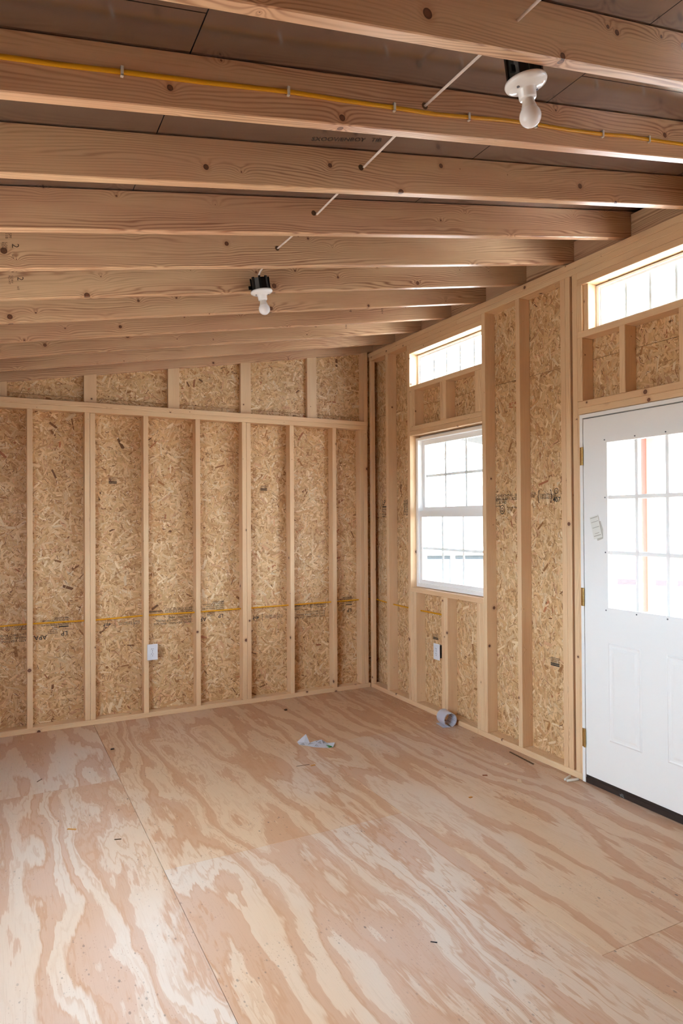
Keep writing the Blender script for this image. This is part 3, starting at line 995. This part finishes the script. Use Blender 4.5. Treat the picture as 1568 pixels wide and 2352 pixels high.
wp = wp + [(-1.825, -2.20, 2.785), (-1.815, -2.08, 2.779), (-1.812, -2.045, 2.768)]
tube('white_cable', wp, 0.005, 0.0028, WHITEC, None, 8, label='thin white cable running through holes in the rafters', cat='cable')
# drilled holes where the white cable enters each rafter
hb = lathe_bm([(0.0, 0.0), (0.011, 0.0)], 10)
hm = bpy.data.meshes.new('drill_hole'); hb.to_mesh(hm); hb.free(); hm.materials.append(CHIPD)
for k in range(2, 6):
    o = bpy.data.objects.new('drill_hole', hm); C.objects.link(o)
    o.matrix_basis = Matrix.Translation((-1.838, YR(k) - .0006, 2.789)) @ Matrix.Rotation(math.pi / 2, 4, 'X')
    adopt(o, rafters[k])

def wall_cable():
    pts = [(XL + .02, 0.045, 0.762), (-2.99, 0.045, 0.772), (XA, 0.045, 0.775), (E1, 0.045, 0.771), (E1 + .06, .045, .770), (-1.987, 0.045, 0.779), (-1.57, 0.045, 0.776), (-1.17, 0.045, 0.780), (-0.764, 0.045, 0.782), (-0.357, 0.045, 0.784), (-0.06, 0.045, 0.788), (0.02, 0.055, 0.787), (0.055, 0.03, 0.786), (0.052, -0.06, 0.785), (0.045, -0.30, 0.777), (0.045, -0.66, 0.773), (0.045, -0.72, 0.772), (0.044, -1.02, 0.775), (0.044, -1.055, 0.768), (0.044, -1.06, 0.72), (0.044, -1.05, 0.56)]
    f = []
    for a, b in zip(pts, pts[1:]):
        for i in range(5):
            t = i / 5
            f.append(tuple(p + (q - p) * t for p, q in zip(a, b)))
    f.append(pts[-1])
    return tube('yellow_cable', f, 0.0028, 0.0060, YELLOW, None, 8, label='yellow electrical cable threaded through the wall studs near the floor', cat='cable')
wall_cable()

# ------------------------------------------------------------------ outlets
def outlet(center, normal, label):
    o = empty('outlet', center, label=label, cat='outlet', group='white wall outlets')
    if normal == 'B':
        Mx = Matrix.Translation(center)
    else:
        Mx = Matrix.Translation(center) @ Matrix.Rotation(-math.pi / 2, 4, 'Z')
    # local: X right, Z up, -Y towards the room
    bm = boxbm(0.080, 0.006, 0.122, 0.0022)
    pl = obj('cover_plate', bm, PLAST, o, Mx)
    obj('back_box', boxbm(0.055, 0.045, 0.095, .002), plain('blue_box', lin(60, 60, 66), .5), o, Mx @ Matrix.Translation((-.004, .026, 0)))
    for dz in (0.0195, -0.0195):
        bm = bmesh.new()
        bmesh.ops.create_cone(bm, cap_ends=True, segments=28, radius1=.0172, radius2=.0168, depth=.003, matrix=Matrix.Translation((0, -.0040, dz)) @ Matrix.Rotation(math.pi / 2, 4, 'X'))
        rc = obj('receptacle', bm, PLAST, o, Mx)
        bm = bmesh.new()
        addbox(bm, -.0078, -.0052, -.0060, -.0052, dz + .001, dz + .010)
        addbox(bm, .0050, .0072, -.0060, -.0052, dz + .002, dz + .009)
        bmesh.ops.create_cone(bm, cap_ends=True, segments=10, radius1=.0027, radius2=.0027, depth=.001, matrix=Matrix.Translation((0, -.0056, dz - .0075)) @ Matrix.Rotation(math.pi / 2, 4, 'X'))
        obj('slot', bm, SLOT, rc, Mx)
    bm = bmesh.new()
    bmesh.ops.create_cone(bm, cap_ends=True, segments=10, radius1=.0028, radius2=.0028, depth=.002, matrix=Matrix.Translation((0, -.0035, 0)) @ Matrix.Rotation(math.pi / 2, 4, 'X'))
    obj('screw', bm, SCREW, o, Mx)
outlet((-1.936, -0.0036, 0.499), 'B', 'white duplex outlet against a stud of the back wall')
outlet((-0.0036, -1.0275, 0.494), 'R', 'white duplex outlet beside the stud below the window')

# ------------------------------------------------------------------ prints on the strand board
PB = D - 0.0012
for px, pnl, zz in ((0.0, bp[1], 0.0), (-1.192, bp[0], -0.045), (1.195, bp[2], -0.035)):
    def inb(x):
        return XL < x + px < -0.02
    Z = 0.765 + zz
    s = lambda txt, x, z, size, wdt=1.0, sh=0.0, mat=None: inb(x - .05) and stamp(pnl, txt, 'B', PB, x + px, z + zz, size, True, mat, shear=sh, width=wdt)
    # start positions are the right-hand ends: the print is upside down
    s('407', -2.225, 0.736, 0.034, 1.1, 0.2)
    if inb(-2.26):
        ring_print(pnl, 'B', PB, -2.262 + px, 0.712 + zz, 0.016, 0.003)
    s('STRENGTH AXIS\nTHIS DIRECTION', -2.070, 0.722, 0.0150, 0.92)
    if inb(-2.15):
        bars(pnl, 'B', PB, [(-2.200 + px, 0.692 + zz, -2.197 + px, 0.757 + zz), (-2.06 + px, 0.692 + zz, -2.057 + px, 0.757 + zz)])
    s('32/16\n7/16', -2.012, 0.722, 0.020, 1.0)
    s('RATED SHEATHING - SPAN 32/16', -1.610, 0.706, 0.0235, 0.86)
    s('EXPOSURE 1 SIZED FOR SPACING', -1.610, 0.727, 0.0215, 0.86)
    s('PS 2-10 DIRECT BOND', -1.610, 0.748, 0.0215, 0.86)
    s('Certified Sourcing', -1.842, 0.776, 0.0245, 0.80)
    s('SFI-00003', -1.846, 0.806, 0.0245, 0.95)
    if inb(-1.9):
        bars(pnl, 'B', PB, [(-1.945 + px, 0.797 + zz, -1.842 + px, 0.7995 + zz)])
    if inb(-1.76):
        ring_print(pnl, 'B', PB, -1.742 + px, 0.795 + zz, 0.015, 0.0026, sq=1.5)
        ring_print(pnl, 'B', PB, -1.742 + px, 0.795 + zz, 0.007, 0.0024, sq=1.5)
    s('Fed. Way\nCal. ARB\n93120', -1.768, 0.790, 0.0150, 0.95, 0, INKB)
    s('bearing use\nLaminate and\nwith CA 93120', -1.602, 0.784, 0.0190, 0.95)
    s('LP', -1.343, 0.742, 0.046, 1.0)
    if inb(-1.36):
        bars(pnl, 'B', PB, [(-1.404 + px, 0.774 + zz, -1.337 + px, 0.782 + zz)])
    s('Important: Before use and\nread Application Instr.\nWarranty at LPCorp.com\n888-820-0325', -1.337, 0.798, 0.0200, 0.86)
    s('LP Building\nProducts is\nsheathing\nquality', -1.415, 0.738, 0.0150, 0.95)
    s('APA', -1.488, 0.724, 0.046, 1.0, -0.1)

def rstamp(pnl, txt, y, z, size, width=1.0, mat=None):
    return stamp(pnl, txt, 'R', D - .0012, y, z, size, False, mat, width=width)
P0, P1 = rp[0], rp[2]
rstamp(P0, 'LP', -0.075, 1.640, 0.060, 0.9)
bars(P0, 'R', D - .0012, [(-0.145, 1.618, -0.075, 1.628)])
rstamp(P0, 'Building\nProducts is\nsheathing\nquality', -0.07, 1.592, 0.024)
rstamp(P0, 'RATED SHEATHING\nSIZED FOR SPACING\nPS 2-10 DIRECT BOND', -0.43, 1.655, 0.028, 0.9)
rstamp(P0, 'Do not use in bearing\nThis side down\nor cut to CA', -0.43, 1.590, 0.026, 0.95)
ring_print(P0, 'R', D - .0012, -0.605, 1.578, 0.026, 0.004, sq=1.3)
rstamp(P1, 'RATED SHEATHING - SPAN\n32/16 EXPOSURE 1 SIZED\nDIRECT BOND', -1.55, 1.662, 0.027)
bars(P1, 'R', D - .0012, [(-1.73, 1.640, -1.62, 1.643)])
ring_print(P1, 'R', D - .0012, -1.685, 1.575, 0.024, 0.004, sq=1.35)
ring_print(P1, 'R', D - .0012, -1.685, 1.575, 0.011, 0.004, sq=1.35)
rstamp(P1, 'Use in bearing', -1.55, 1.594, 0.020)
rstamp(P1, 'Federal Way\n93120\n2011', -1.735, 1.582, 0.020, 1.0, INKB)
rstamp(P1, 'Certified\n', -1.835, 1.592, 0.030, 0.9)
bars(P1, 'R', D - .0012, [(-1.93, 1.576, -1.835, 1.582)])
rstamp(P1, 'SFI-00003', -1.83, 1.535, 0.032, 0.9)
rstamp(P1, '32/16\n7/16', -1.96, 1.668, 0.022)
rstamp(P1, '{', -2.025, 1.630, 0.09, 0.6, INKB)
rstamp(P1, 'STRENGTH AXIS\nTHIS DIRECTION', -2.045, 1.655, 0.022, 0.85)
rstamp(P1, '}', -2.135, 1.630, 0.09, 0.6, INKB)
ring_print(P1, 'R', D - .0012, -2.188, 1.684, 0.018, 0.004)
rstamp(P1, 'APA', -2.172, 1.680, 0.013)
rstamp(P1, '407', -2.158, 1.615, 0.045, 0.95)
# small dark ink patches
def patch(pnl, plane, a, b, n=5, wdt=0.06, mat=None):
    off = (D - .0012)
    r = []
    for i in range(n):
        z = b - i * .0095
        r.append((a - wdt / 2, z, a + wdt / 2, z + (.003 if i < n - 2 else .0075)))
    bars(pnl, plane, off, r, mat or INKB)
patch(bp[1], 'B', -2.213, 1.845, 6)
patch(bp[2], 'B', -0.985, 1.80, 5)
patch(rp[2], 'R', -2.165, 0.64, 6, .075, INK)
patch(rp[0], 'R', -0.885, 0.595, 5, .07, INK)
# grade stamps on rafters
def raft_stamp(k, x, dz, txt, size, rot=True):
    cu = bpy.data.curves.new('t', 'FONT'); cu.body = txt; cu.size = size; cu.resolution_u = 2; cu.space_line = .8
    tmp = bpy.data.objects.new('t', cu); C.objects.link(tmp)
    me = bpy.data.meshes.new_from_object(tmp.evaluated_get(bpy.context.evaluated_depsgraph_get()))
    bpy.data.objects.remove(tmp); bpy.data.curves.remove(cu)
    me.materials.clear()
    for v in me.vertices:
        a, b = v.co.x, v.co.y
        if rot:
            a, b = b, -a
        v.co = (x + a, YR(k) - .0006, rb(x) + dz + b + SL * a)
    link('grade_stamp', me, INKB, rafters[k])
for k, x in ((5, -2.955), (6, -2.925)):
    raft_stamp(k, x, 0.098, '2', 0.036)
    raft_stamp(k, x - .026, 0.104, 'S-DRY\nKD-HT', 0.013)
    raft_stamp(k, x - .012, 0.140, 'SPF\n118', 0.015)
    raft_stamp(k, x - .002, 0.055, 'HT', 0.013)
for k, x in ((8, -0.55), (9, -0.63)):
    raft_stamp(k, x, 0.115, 'S-DRY', 0.022)
    raft_stamp(k, x - .020, 0.11, '2', 0.030)
    raft_stamp(k, x - .26, 0.115, 'SPF\n2', 0.026)

# ink on the roof foil
def roof_print():
    cu = bpy.data.curves.new('t', 'FONT'); cu.body = 'SXOOV/ENBOY   TIB'; cu.size = .030; cu.resolution_u = 2
    tmp = bpy.data.objects.new('t', cu); C.objects.link(tmp)
    me = bpy.data.meshes.new_from_object(tmp.evaluated_get(bpy.context.evaluated_depsgraph_get()))
    bpy.data.objects.remove(tmp); bpy.data.curves.remove(cu)
    me.materials.clear()
    for v in me.vertices:
        a, b = v.co.x * .95, v.co.y * 1.1
        x = -2.052 + a * 0.985 - b * .2
        y = -3.215 - a * 0.12 - b * .95
        v.co = (x, y, rt_(x) - .0009)
    return me
pn = [o for o in ce.children if o.name.startswith('roof_panel')]
link('printed_stamp', roof_print(), INKB, pn[4])

# ------------------------------------------------------------------ litter on the floor
def paper():
    o = empty('crumpled_paper', (-1.11, -1.19, 0), label='crumpled white printed leaflet with a green patch on the floor', cat='paper')
    # local u along the scrap, w towards the viewer, h up
    U = Vector((0.78, -0.62, 0)).normalized(); Wd = Vector((-0.62, -0.78, 0)).normalized()
    org = Vector((-1.205, -1.105, 0.001))
    P = lambda u, w_, h: org + U * u + Wd * w_ + Vector((0, 0, h))
    V = [P(0, 0, .014), P(.055, -.028, .062), P(.085, -.012, .010), P(.075, .030, .002), P(.02, .022, .004),
         P(.12, -.020, .022), P(.14, .022, .020), P(.125, .045, .001), P(.165, -.018, .034), P(.185, .018, .012),
         P(.175, .048, .002), P(.205, -.012, .016), P(.235, .014, .005), P(.225, .045, .001), P(.262, .002, .026), P(.255, .030, .004), P(.05, -.002, .016)]
    F = [(0, 16, 1), (16, 2, 1), (0, 4, 16), (4, 3, 16), (16, 3, 2), (2, 3, 6), (2, 6, 5), (3, 7, 6), (5, 6, 8), (6, 9, 8), (6, 7, 10), (6, 10, 9), (8, 9, 11), (9, 12, 11), (9, 10, 13), (9, 13, 12), (11, 12, 14), (12, 15, 14), (12, 13, 15)]
    bm = bmesh.new()
    vs = [bm.verts.new(v) for v in V]
    for f in F:
        bm.faces.new([vs[i] for i in f])
    bmesh.ops.solidify(bm, geom=bm.faces[:], thickness=.0012)
    obj('sheet', bm, PAPER, o)
    def on_tri(tri, quads, mat, nm):
        a, b, c = [V[i] for i in tri]
        n = (b - a).cross(c - a).normalized()
        if n.dot(Vector(CAM) - a) < 0:
            n = -n
        bm = bmesh.new()
        for q in quads:
            bm.faces.new([bm.verts.new(a + (b - a) * s + (c - a) * t + n * .0022) for s, t in q])
        obj(nm, bm, mat, o)
    line = lambda s0, s1, t, d: [(s0, t), (s1, t), (s1, t + d), (s0, t + d)]
    on_tri((4, 3, 16), [line(.1, .8 - t, t, .05) for t in (.08, .22, .36, .5)], INK, 'print')
    on_tri((2, 3, 6), [line(.1, .75 - t, t, .05) for t in (.1, .25, .4, .55)], INK, 'print')
    on_tri((8, 9, 11), [line(.1, .8 - t, t, .07) for t in (.08, .26, .44)], INK, 'print')
    on_tri((6, 9, 8), [line(.12, .75 - t, t, .05) for t in (.1, .25, .4)], INKB, 'print')
    on_tri((6, 7, 10), [line(.1, .8 - t, t, .05) for t in (.1, .3, .5)], INK, 'print')
    on_tri((5, 6, 8), [line(.1, .75 - t, t, .06) for t in (.1, .3, .5)], INK, 'print')
    on_tri((9, 13, 12), [[(.0, .35), (.0, .95), (.05, .95), (.62, .35)]], GREEN, 'green_patch')
    on_tri((12, 13, 15), [[(.0, .0), (.9, .02), (.55, .45), (.0, .85)]], GREEN, 'green_patch')
paper()

def curl():
    o = empty('corrugated_scrap', (-0.078, -1.235, 0), label='curled grey corrugated plastic scrap against the bottom plate', cat='scrap')
    bm = bmesh.new()
    r, Ln, th = 0.052, 0.118, 0.0035
    N = 88
    a0, a1 = math.radians(-75), math.radians(268)
    rows = []
    for k in range(N + 1):
        t = a0 + (a1 - a0) * k / N
        ri = r - th - (0.0045 if (k // 2) % 2 else 0.0)
        rr = r
        row = []
        for yy in (0.0, Ln):
            sl = -0.012 if yy > 0 else 0.0
            row.append((bm.verts.new((rr * math.cos(t), yy, r + rr * math.sin(t))), bm.verts.new((ri * math.cos(t), yy, r + ri * math.sin(t)))))
        rows.append(row)
    for A, Bq in zip(rows, rows[1:]):
        bm.faces.new((A[0][0], Bq[0][0], Bq[1][0], A[1][0]))
        bm.faces.new((A[0][1], A[1][1], Bq[1][1], Bq[0][1]))
        bm.faces.new((A[0][0], A[0][1], Bq[0][1], Bq[0][0]))
        bm.faces.new((A[1][0], Bq[1][0], Bq[1][1], A[1][1]))
    for row in (rows[0], rows[-1]):
        bm.faces.new((row[0][0], row[1][0], row[1][1], row[0][1]))
    bmesh.ops.recalc_face_normals(bm, faces=bm.faces[:])
    Mx = Matrix.Translation((-0.080, -1.300, 0.001)) @ Matrix.Rotation(math.radians(-9), 4, 'Z')
    obj('curl', bm, GREYP, o, Mx)
    bm = boxbm(0.05, 0.115, 0.004, .001)
    obj('flap', bm, GREYP, o, Mx @ Matrix.Translation((-0.034, 0.056, 0.0042)))
curl()

def peg(p, q, r, label):
    o = empty('white_tube', p, label=label, cat='tube', group='short white tubes by the door')
    P, Q = Vector(p), Vector(q)
    d = Q - P
    Mx = Matrix.Translation(P + Vector((0, 0, r))) @ d.to_track_quat('Z', 'Y').to_matrix().to_4x4()
    obj('sleeve', lathe_bm([(0, .002), (r * .8, 0), (r, .003), (r, d.length - .001), (r * .92, d.length), (r * .5, d.length), (r * .5, d.length - .01), (0, d.length - .01)], 16), TUBEW, o, Mx, smooth=True)
    obj('bore', lathe_bm([(0, d.length - .0095), (r * .48, d.length - .0095)], 12), CHIPD, o, Mx)
peg((-0.098, -2.436, 0.0), (-0.024, -2.452, 0.0), 0.0075, 'short white tube on the floor, nearer the viewer, beside the door jamb')
peg((-0.096, -2.418, 0.0), (-0.028, -2.392, 0.0), 0.0070, 'short white tube on the floor touching the bottom plate by the door')

# chips and slivers
def chip(name, x, y, lx, ly, h, ang, mat, label, cat='wood chip'):
    bm = boxbm(lx, ly, h, min(h, ly) * .25)
    for v in bm.verts:
        v.co.x += random.uniform(-.1, .1) * ly
        v.co.y += random.uniform(-.12, .12) * ly
    o = obj(name, bm, mat, None, Matrix.Translation((x, y, h / 2 + .0003)) @ Matrix.Rotation(ang, 4, 'Z'), label=label, cat=cat, group='scraps scattered on the floor')
    return o
chip('wood_chip', -0.966, -0.33, .024, .017, .012, .4, CHIPD, 'small square dark brown chip on the floor near the back wall')
chip('wood_chip', -2.68, -1.735, .045, .011, .003, -.6, CHIPO, 'small orange wood chip on the left floor sheet')
chip('wood_chip', -1.275, -1.515, .030, .010, .004, .1, CHIPO, 'small orange wood chip in front of the crumpled paper')
chip('wood_sliver', -1.33, -1.485, .085, .003, .002, -.1, CHIPD, 'thin dark sliver beside the orange chip before the paper', 'sliver')
chip('wood_sliver', -2.497, -1.95, .032, .006, .003, -.3, CHIPD, 'short dark sliver on the left floor sheet near the long seam', 'sliver')
chip('wood_sliver', -2.785, -0.98, .045, .004, .003, .9, CHIPD, 'thin dark splinter on the far left floor sheet', 'sliver')
chip('wood_sliver', -0.062, -2.02, .24, .012, .004, 1.49, CHIPD, 'long torn brown splinter lying along the bottom plate', 'sliver')
chip('wood_chip', -0.21, -2.06, .04, .018, .006, .3, CHIPP, 'pale rectangular wood chip before the bottom plate splinter')
chip('wood_chip', -0.45, -2.14, .028, .012, .004, -.5, CHIPR, 'small reddish brown chip right of the floor middle')
chip('wood_chip', -0.33, -2.30, .05, .02, .004, .9, CHIPP, 'pale flat wood chip in front of the white tubes')
chip('wood_chip', -0.72, -2.35, .02, .012, .004, .2, CHIPO, 'tiny orange brown crumb in the middle of the floor')
chip('wood_sliver', -1.62, -3.29, .024, .004, .003, -.7, SLOT, 'small black sliver near the bottom edge of the view', 'sliver')
chip('wood_chip', -2.325, -0.62, .022, .016, .005, 0., SLOT, 'small black knot chip on the floor near the left of the back wall')

# sawdust along the plates
def sawdust():
    bm = bmesh.new()
    n = 4200
    for i in range(n):
        if random.random() < .62:
            y = -2.3 * random.random() ** 1.3; x = -abs(random.gauss(0, .075)) - .004
        else:
            x = -1.5 * random.random() ** 1.2; y = -abs(random.gauss(0, .05)) - .004
        if x > -.17 and -1.36 < y < -1.13:
            continue
        s = random.uniform(.0012, .0034)
        z = s * .3
        a = random.uniform(0, 6.28)
        dx, dy = math.cos(a) * s, math.sin(a) * s
        p = [bm.verts.new((x + dx, y + dy, z)), bm.verts.new((x - dy * .6, y + dx * .6, z)), bm.verts.new((x - dx, y - dy, z)), bm.verts.new((x, y, z + s * .9))]
        bm.faces.new((p[0], p[1], p[3])); bm.faces.new((p[1], p[2], p[3])); bm.faces.new((p[2], p[0], p[3]))
    for i in range(500):
        y = -2.4 * random.random(); x = random.uniform(.004, .085)
        s = random.uniform(.0012, .003); z = T + s * .2
        p = [bm.verts.new((x + s, y, z)), bm.verts.new((x, y + s, z)), bm.verts.new((x - s, y, z)), bm.verts.new((x, y, z + s))]
        bm.faces.new((p[0], p[1], p[3])); bm.faces.new((p[1], p[2], p[3])); bm.faces.new((p[2], p[0], p[3]))
    return obj('sawdust', bm, DUST, None, label='pale sawdust strewn along the bottom plates in the corner', cat='sawdust', kind='stuff')
sawdust()

# hanging label packet on the door
def packet():
    o = empty('label_packet', (-0.003, -2.573, 1.46), label='small clear label packet taped to the door beside its panes', cat='label')
    Mx = Matrix.Translation((-0.0028, -2.578, 1.463)) @ Matrix.Rotation(math.radians(-14), 4, 'X')
    obj('card', boxbm(.0016, .062, .128, .0005), plain('packet_card', lin(232, 232, 226), .4), o, Mx)
    bm = bmesh.new()
    for z0, z1, w_ in ((.054, .058, .052), (.030, .033, .050), (-.002, .001, .048), (-.05, -.046, .05), (-.036, -.033, .03)):
        addbox(bm, -.0014, -.0010, -w_ / 2, w_ / 2, z0, z1)
    obj('print', bm, plain('packet_print', lin(176, 172, 164), .6), o, Mx)
    obj('backing', boxbm(.0010, .058, .098, .0003), plain('packet_film', lin(200, 198, 190), .2), o, Matrix.Translation((-0.0012, -2.598, 1.442)) @ Matrix.Rotation(math.radians(-20), 4, 'X'))
packet()

# ------------------------------------------------------------------ outside
GZ = -0.35
gr = B('ground', None, -60, 60, -60, 70, GZ - .2, GZ, 'x', CONC, 0, label='pale bright ground outside the shed', cat='ground', kind='structure')
po = empty('porch', (1.0, -2.94, GZ), label='covered porch along the right wall, seen through the window and door', cat='porch')
B('deck', po, 0.125, 1.95, YF - .1, 0.3, GZ, -0.06, 'y', CONC, 0)
# porch roof sloping away from the wall, eave at x 1.9
bm = bmesh.new()
q = [(0.13, 2.50), (1.95, 2.30), (1.95, 2.35), (0.13, 2.55)]
a = [bm.verts.new((x, YF - .3, z)) for x, z in q]; b = [bm.verts.new((x, 0.5, z)) for x, z in q]
bm.faces.new(a); bm.faces.new(b[::-1])
for k in range(4):
    bm.faces.new((a[k], b[k], b[(k + 1) % 4], a[(k + 1) % 4]))
bmesh.ops.recalc_face_normals(bm, faces=bm.faces[:])
obj('porch_roof', bm, METALR, po)
bm = bmesh.new()
q = [(0.14, 2.485), (1.94, 2.287), (1.94, 2.297), (0.14, 2.495)]
a = [bm.verts.new((x, YF - .29, z)) for x, z in q]; b = [bm.verts.new((x, 0.49, z)) for x, z in q]
bm.faces.new(a); bm.faces.new(b[::-1])
for k in range(4):
    bm.faces.new((a[k], b[k], b[(k + 1) % 4], a[(k + 1) % 4]))
bmesh.ops.recalc_face_normals(bm, faces=bm.faces[:])
obj('soffit', bm, plain('grey_soffit', lin(78, 77, 76), .7), po)
B('beam', po, 1.72, 1.81, YF - .2, 0.4, 2.20, 2.318, 'y', CEDAR)
for y in (0.25, -1.50, -4.40, YF):
    B('post', po, 1.715, 1.815, y - .05, y + .05, -0.06, 2.20, 'z', CEDAR)

rb_ = empty('red_building', (16.5, 6.6, GZ), label='red and white building across the yard, seen through the door panes', cat='building')
ux = Vector((0.46, -0.89, 0)); 
def facade(o, cx, cy, wdt, z0, z1, dep, mat, name):
    Mx = Matrix.Translation((cx, cy, (z0 + z1) / 2)) @ Matrix.Rotation(math.radians(-52), 4, 'Z')
    obj(name, boxbm(wdt, dep, z1 - z0), mat, o, Mx)
facade(rb_, 16.5, 6.6, 14, GZ, GZ + .14, 5.04, REDD, 'skirt')
facade(rb_, 16.5, 6.6, 14, GZ + .14, 0.95, 5, REDP, 'wall')
facade(rb_, 16.5, 6.6, 14, 0.95, 3.4, 4.98, WHITEP, 'upper_wall')
facade(rb_, 16.5, 6.6, 14.6, 3.4, 3.55, 5.8, SHADEG, 'roof')
bs = empty('blue_shed', (4, 12, GZ), label='bluish shed with white battens, seen through the lower window sash', cat='building')
def facade2(o, cx, cy, wdt, z0, z1, dep, mat, name):
    Mx = Matrix.Translation((cx, cy, (z0 + z1) / 2)) @ Matrix.Rotation(math.radians(-30), 4, 'Z')
    obj(name, boxbm(wdt, dep, z1 - z0), mat, o, Mx)
facade2(bs, 7.0, 10.1, 4.4, GZ, 0.55, 1.5, BLUEP, 'wall')
for i in range(5):
    d = (i - 2) * 1.05
    facade2(bs, 7.0 + d * math.cos(math.radians(-30)), 10.1 + d * math.sin(math.radians(-30)), .12, GZ, .56, 1.56, WHITEP, 'batten')
facade2(bs, 7.0, 10.1, 4.8, .56, .68, 1.8, WHITEP, 'roof')

fh = empty('far_house', (13.4, 16.4, GZ), label='white house with grey eave far behind the window, at its right edge', cat='building')
def facade3(dx, wdt, z0, z1, dep, mat, name, dn=0.0):
    a = math.radians(-38)
    Mx = Matrix.Translation((13.4 + dx * math.cos(a) + dn * math.sin(a), 16.4 + dx * math.sin(a) - dn * math.cos(a), (z0 + z1) / 2)) @ Matrix.Rotation(a, 4, 'Z')
    obj(name, boxbm(wdt, dep, z1 - z0), mat, fh, Mx)
facade3(0.4, 2.6, GZ, 3.74, 3.0, WHITEP, 'wall')
facade3(0.3, 3.4, 3.745, 3.92, 4.0, SHADEG, 'eave')
facade3(0.0, 0.7, 2.95, 3.55, 0.06, WGLASS, 'window', 1.5)
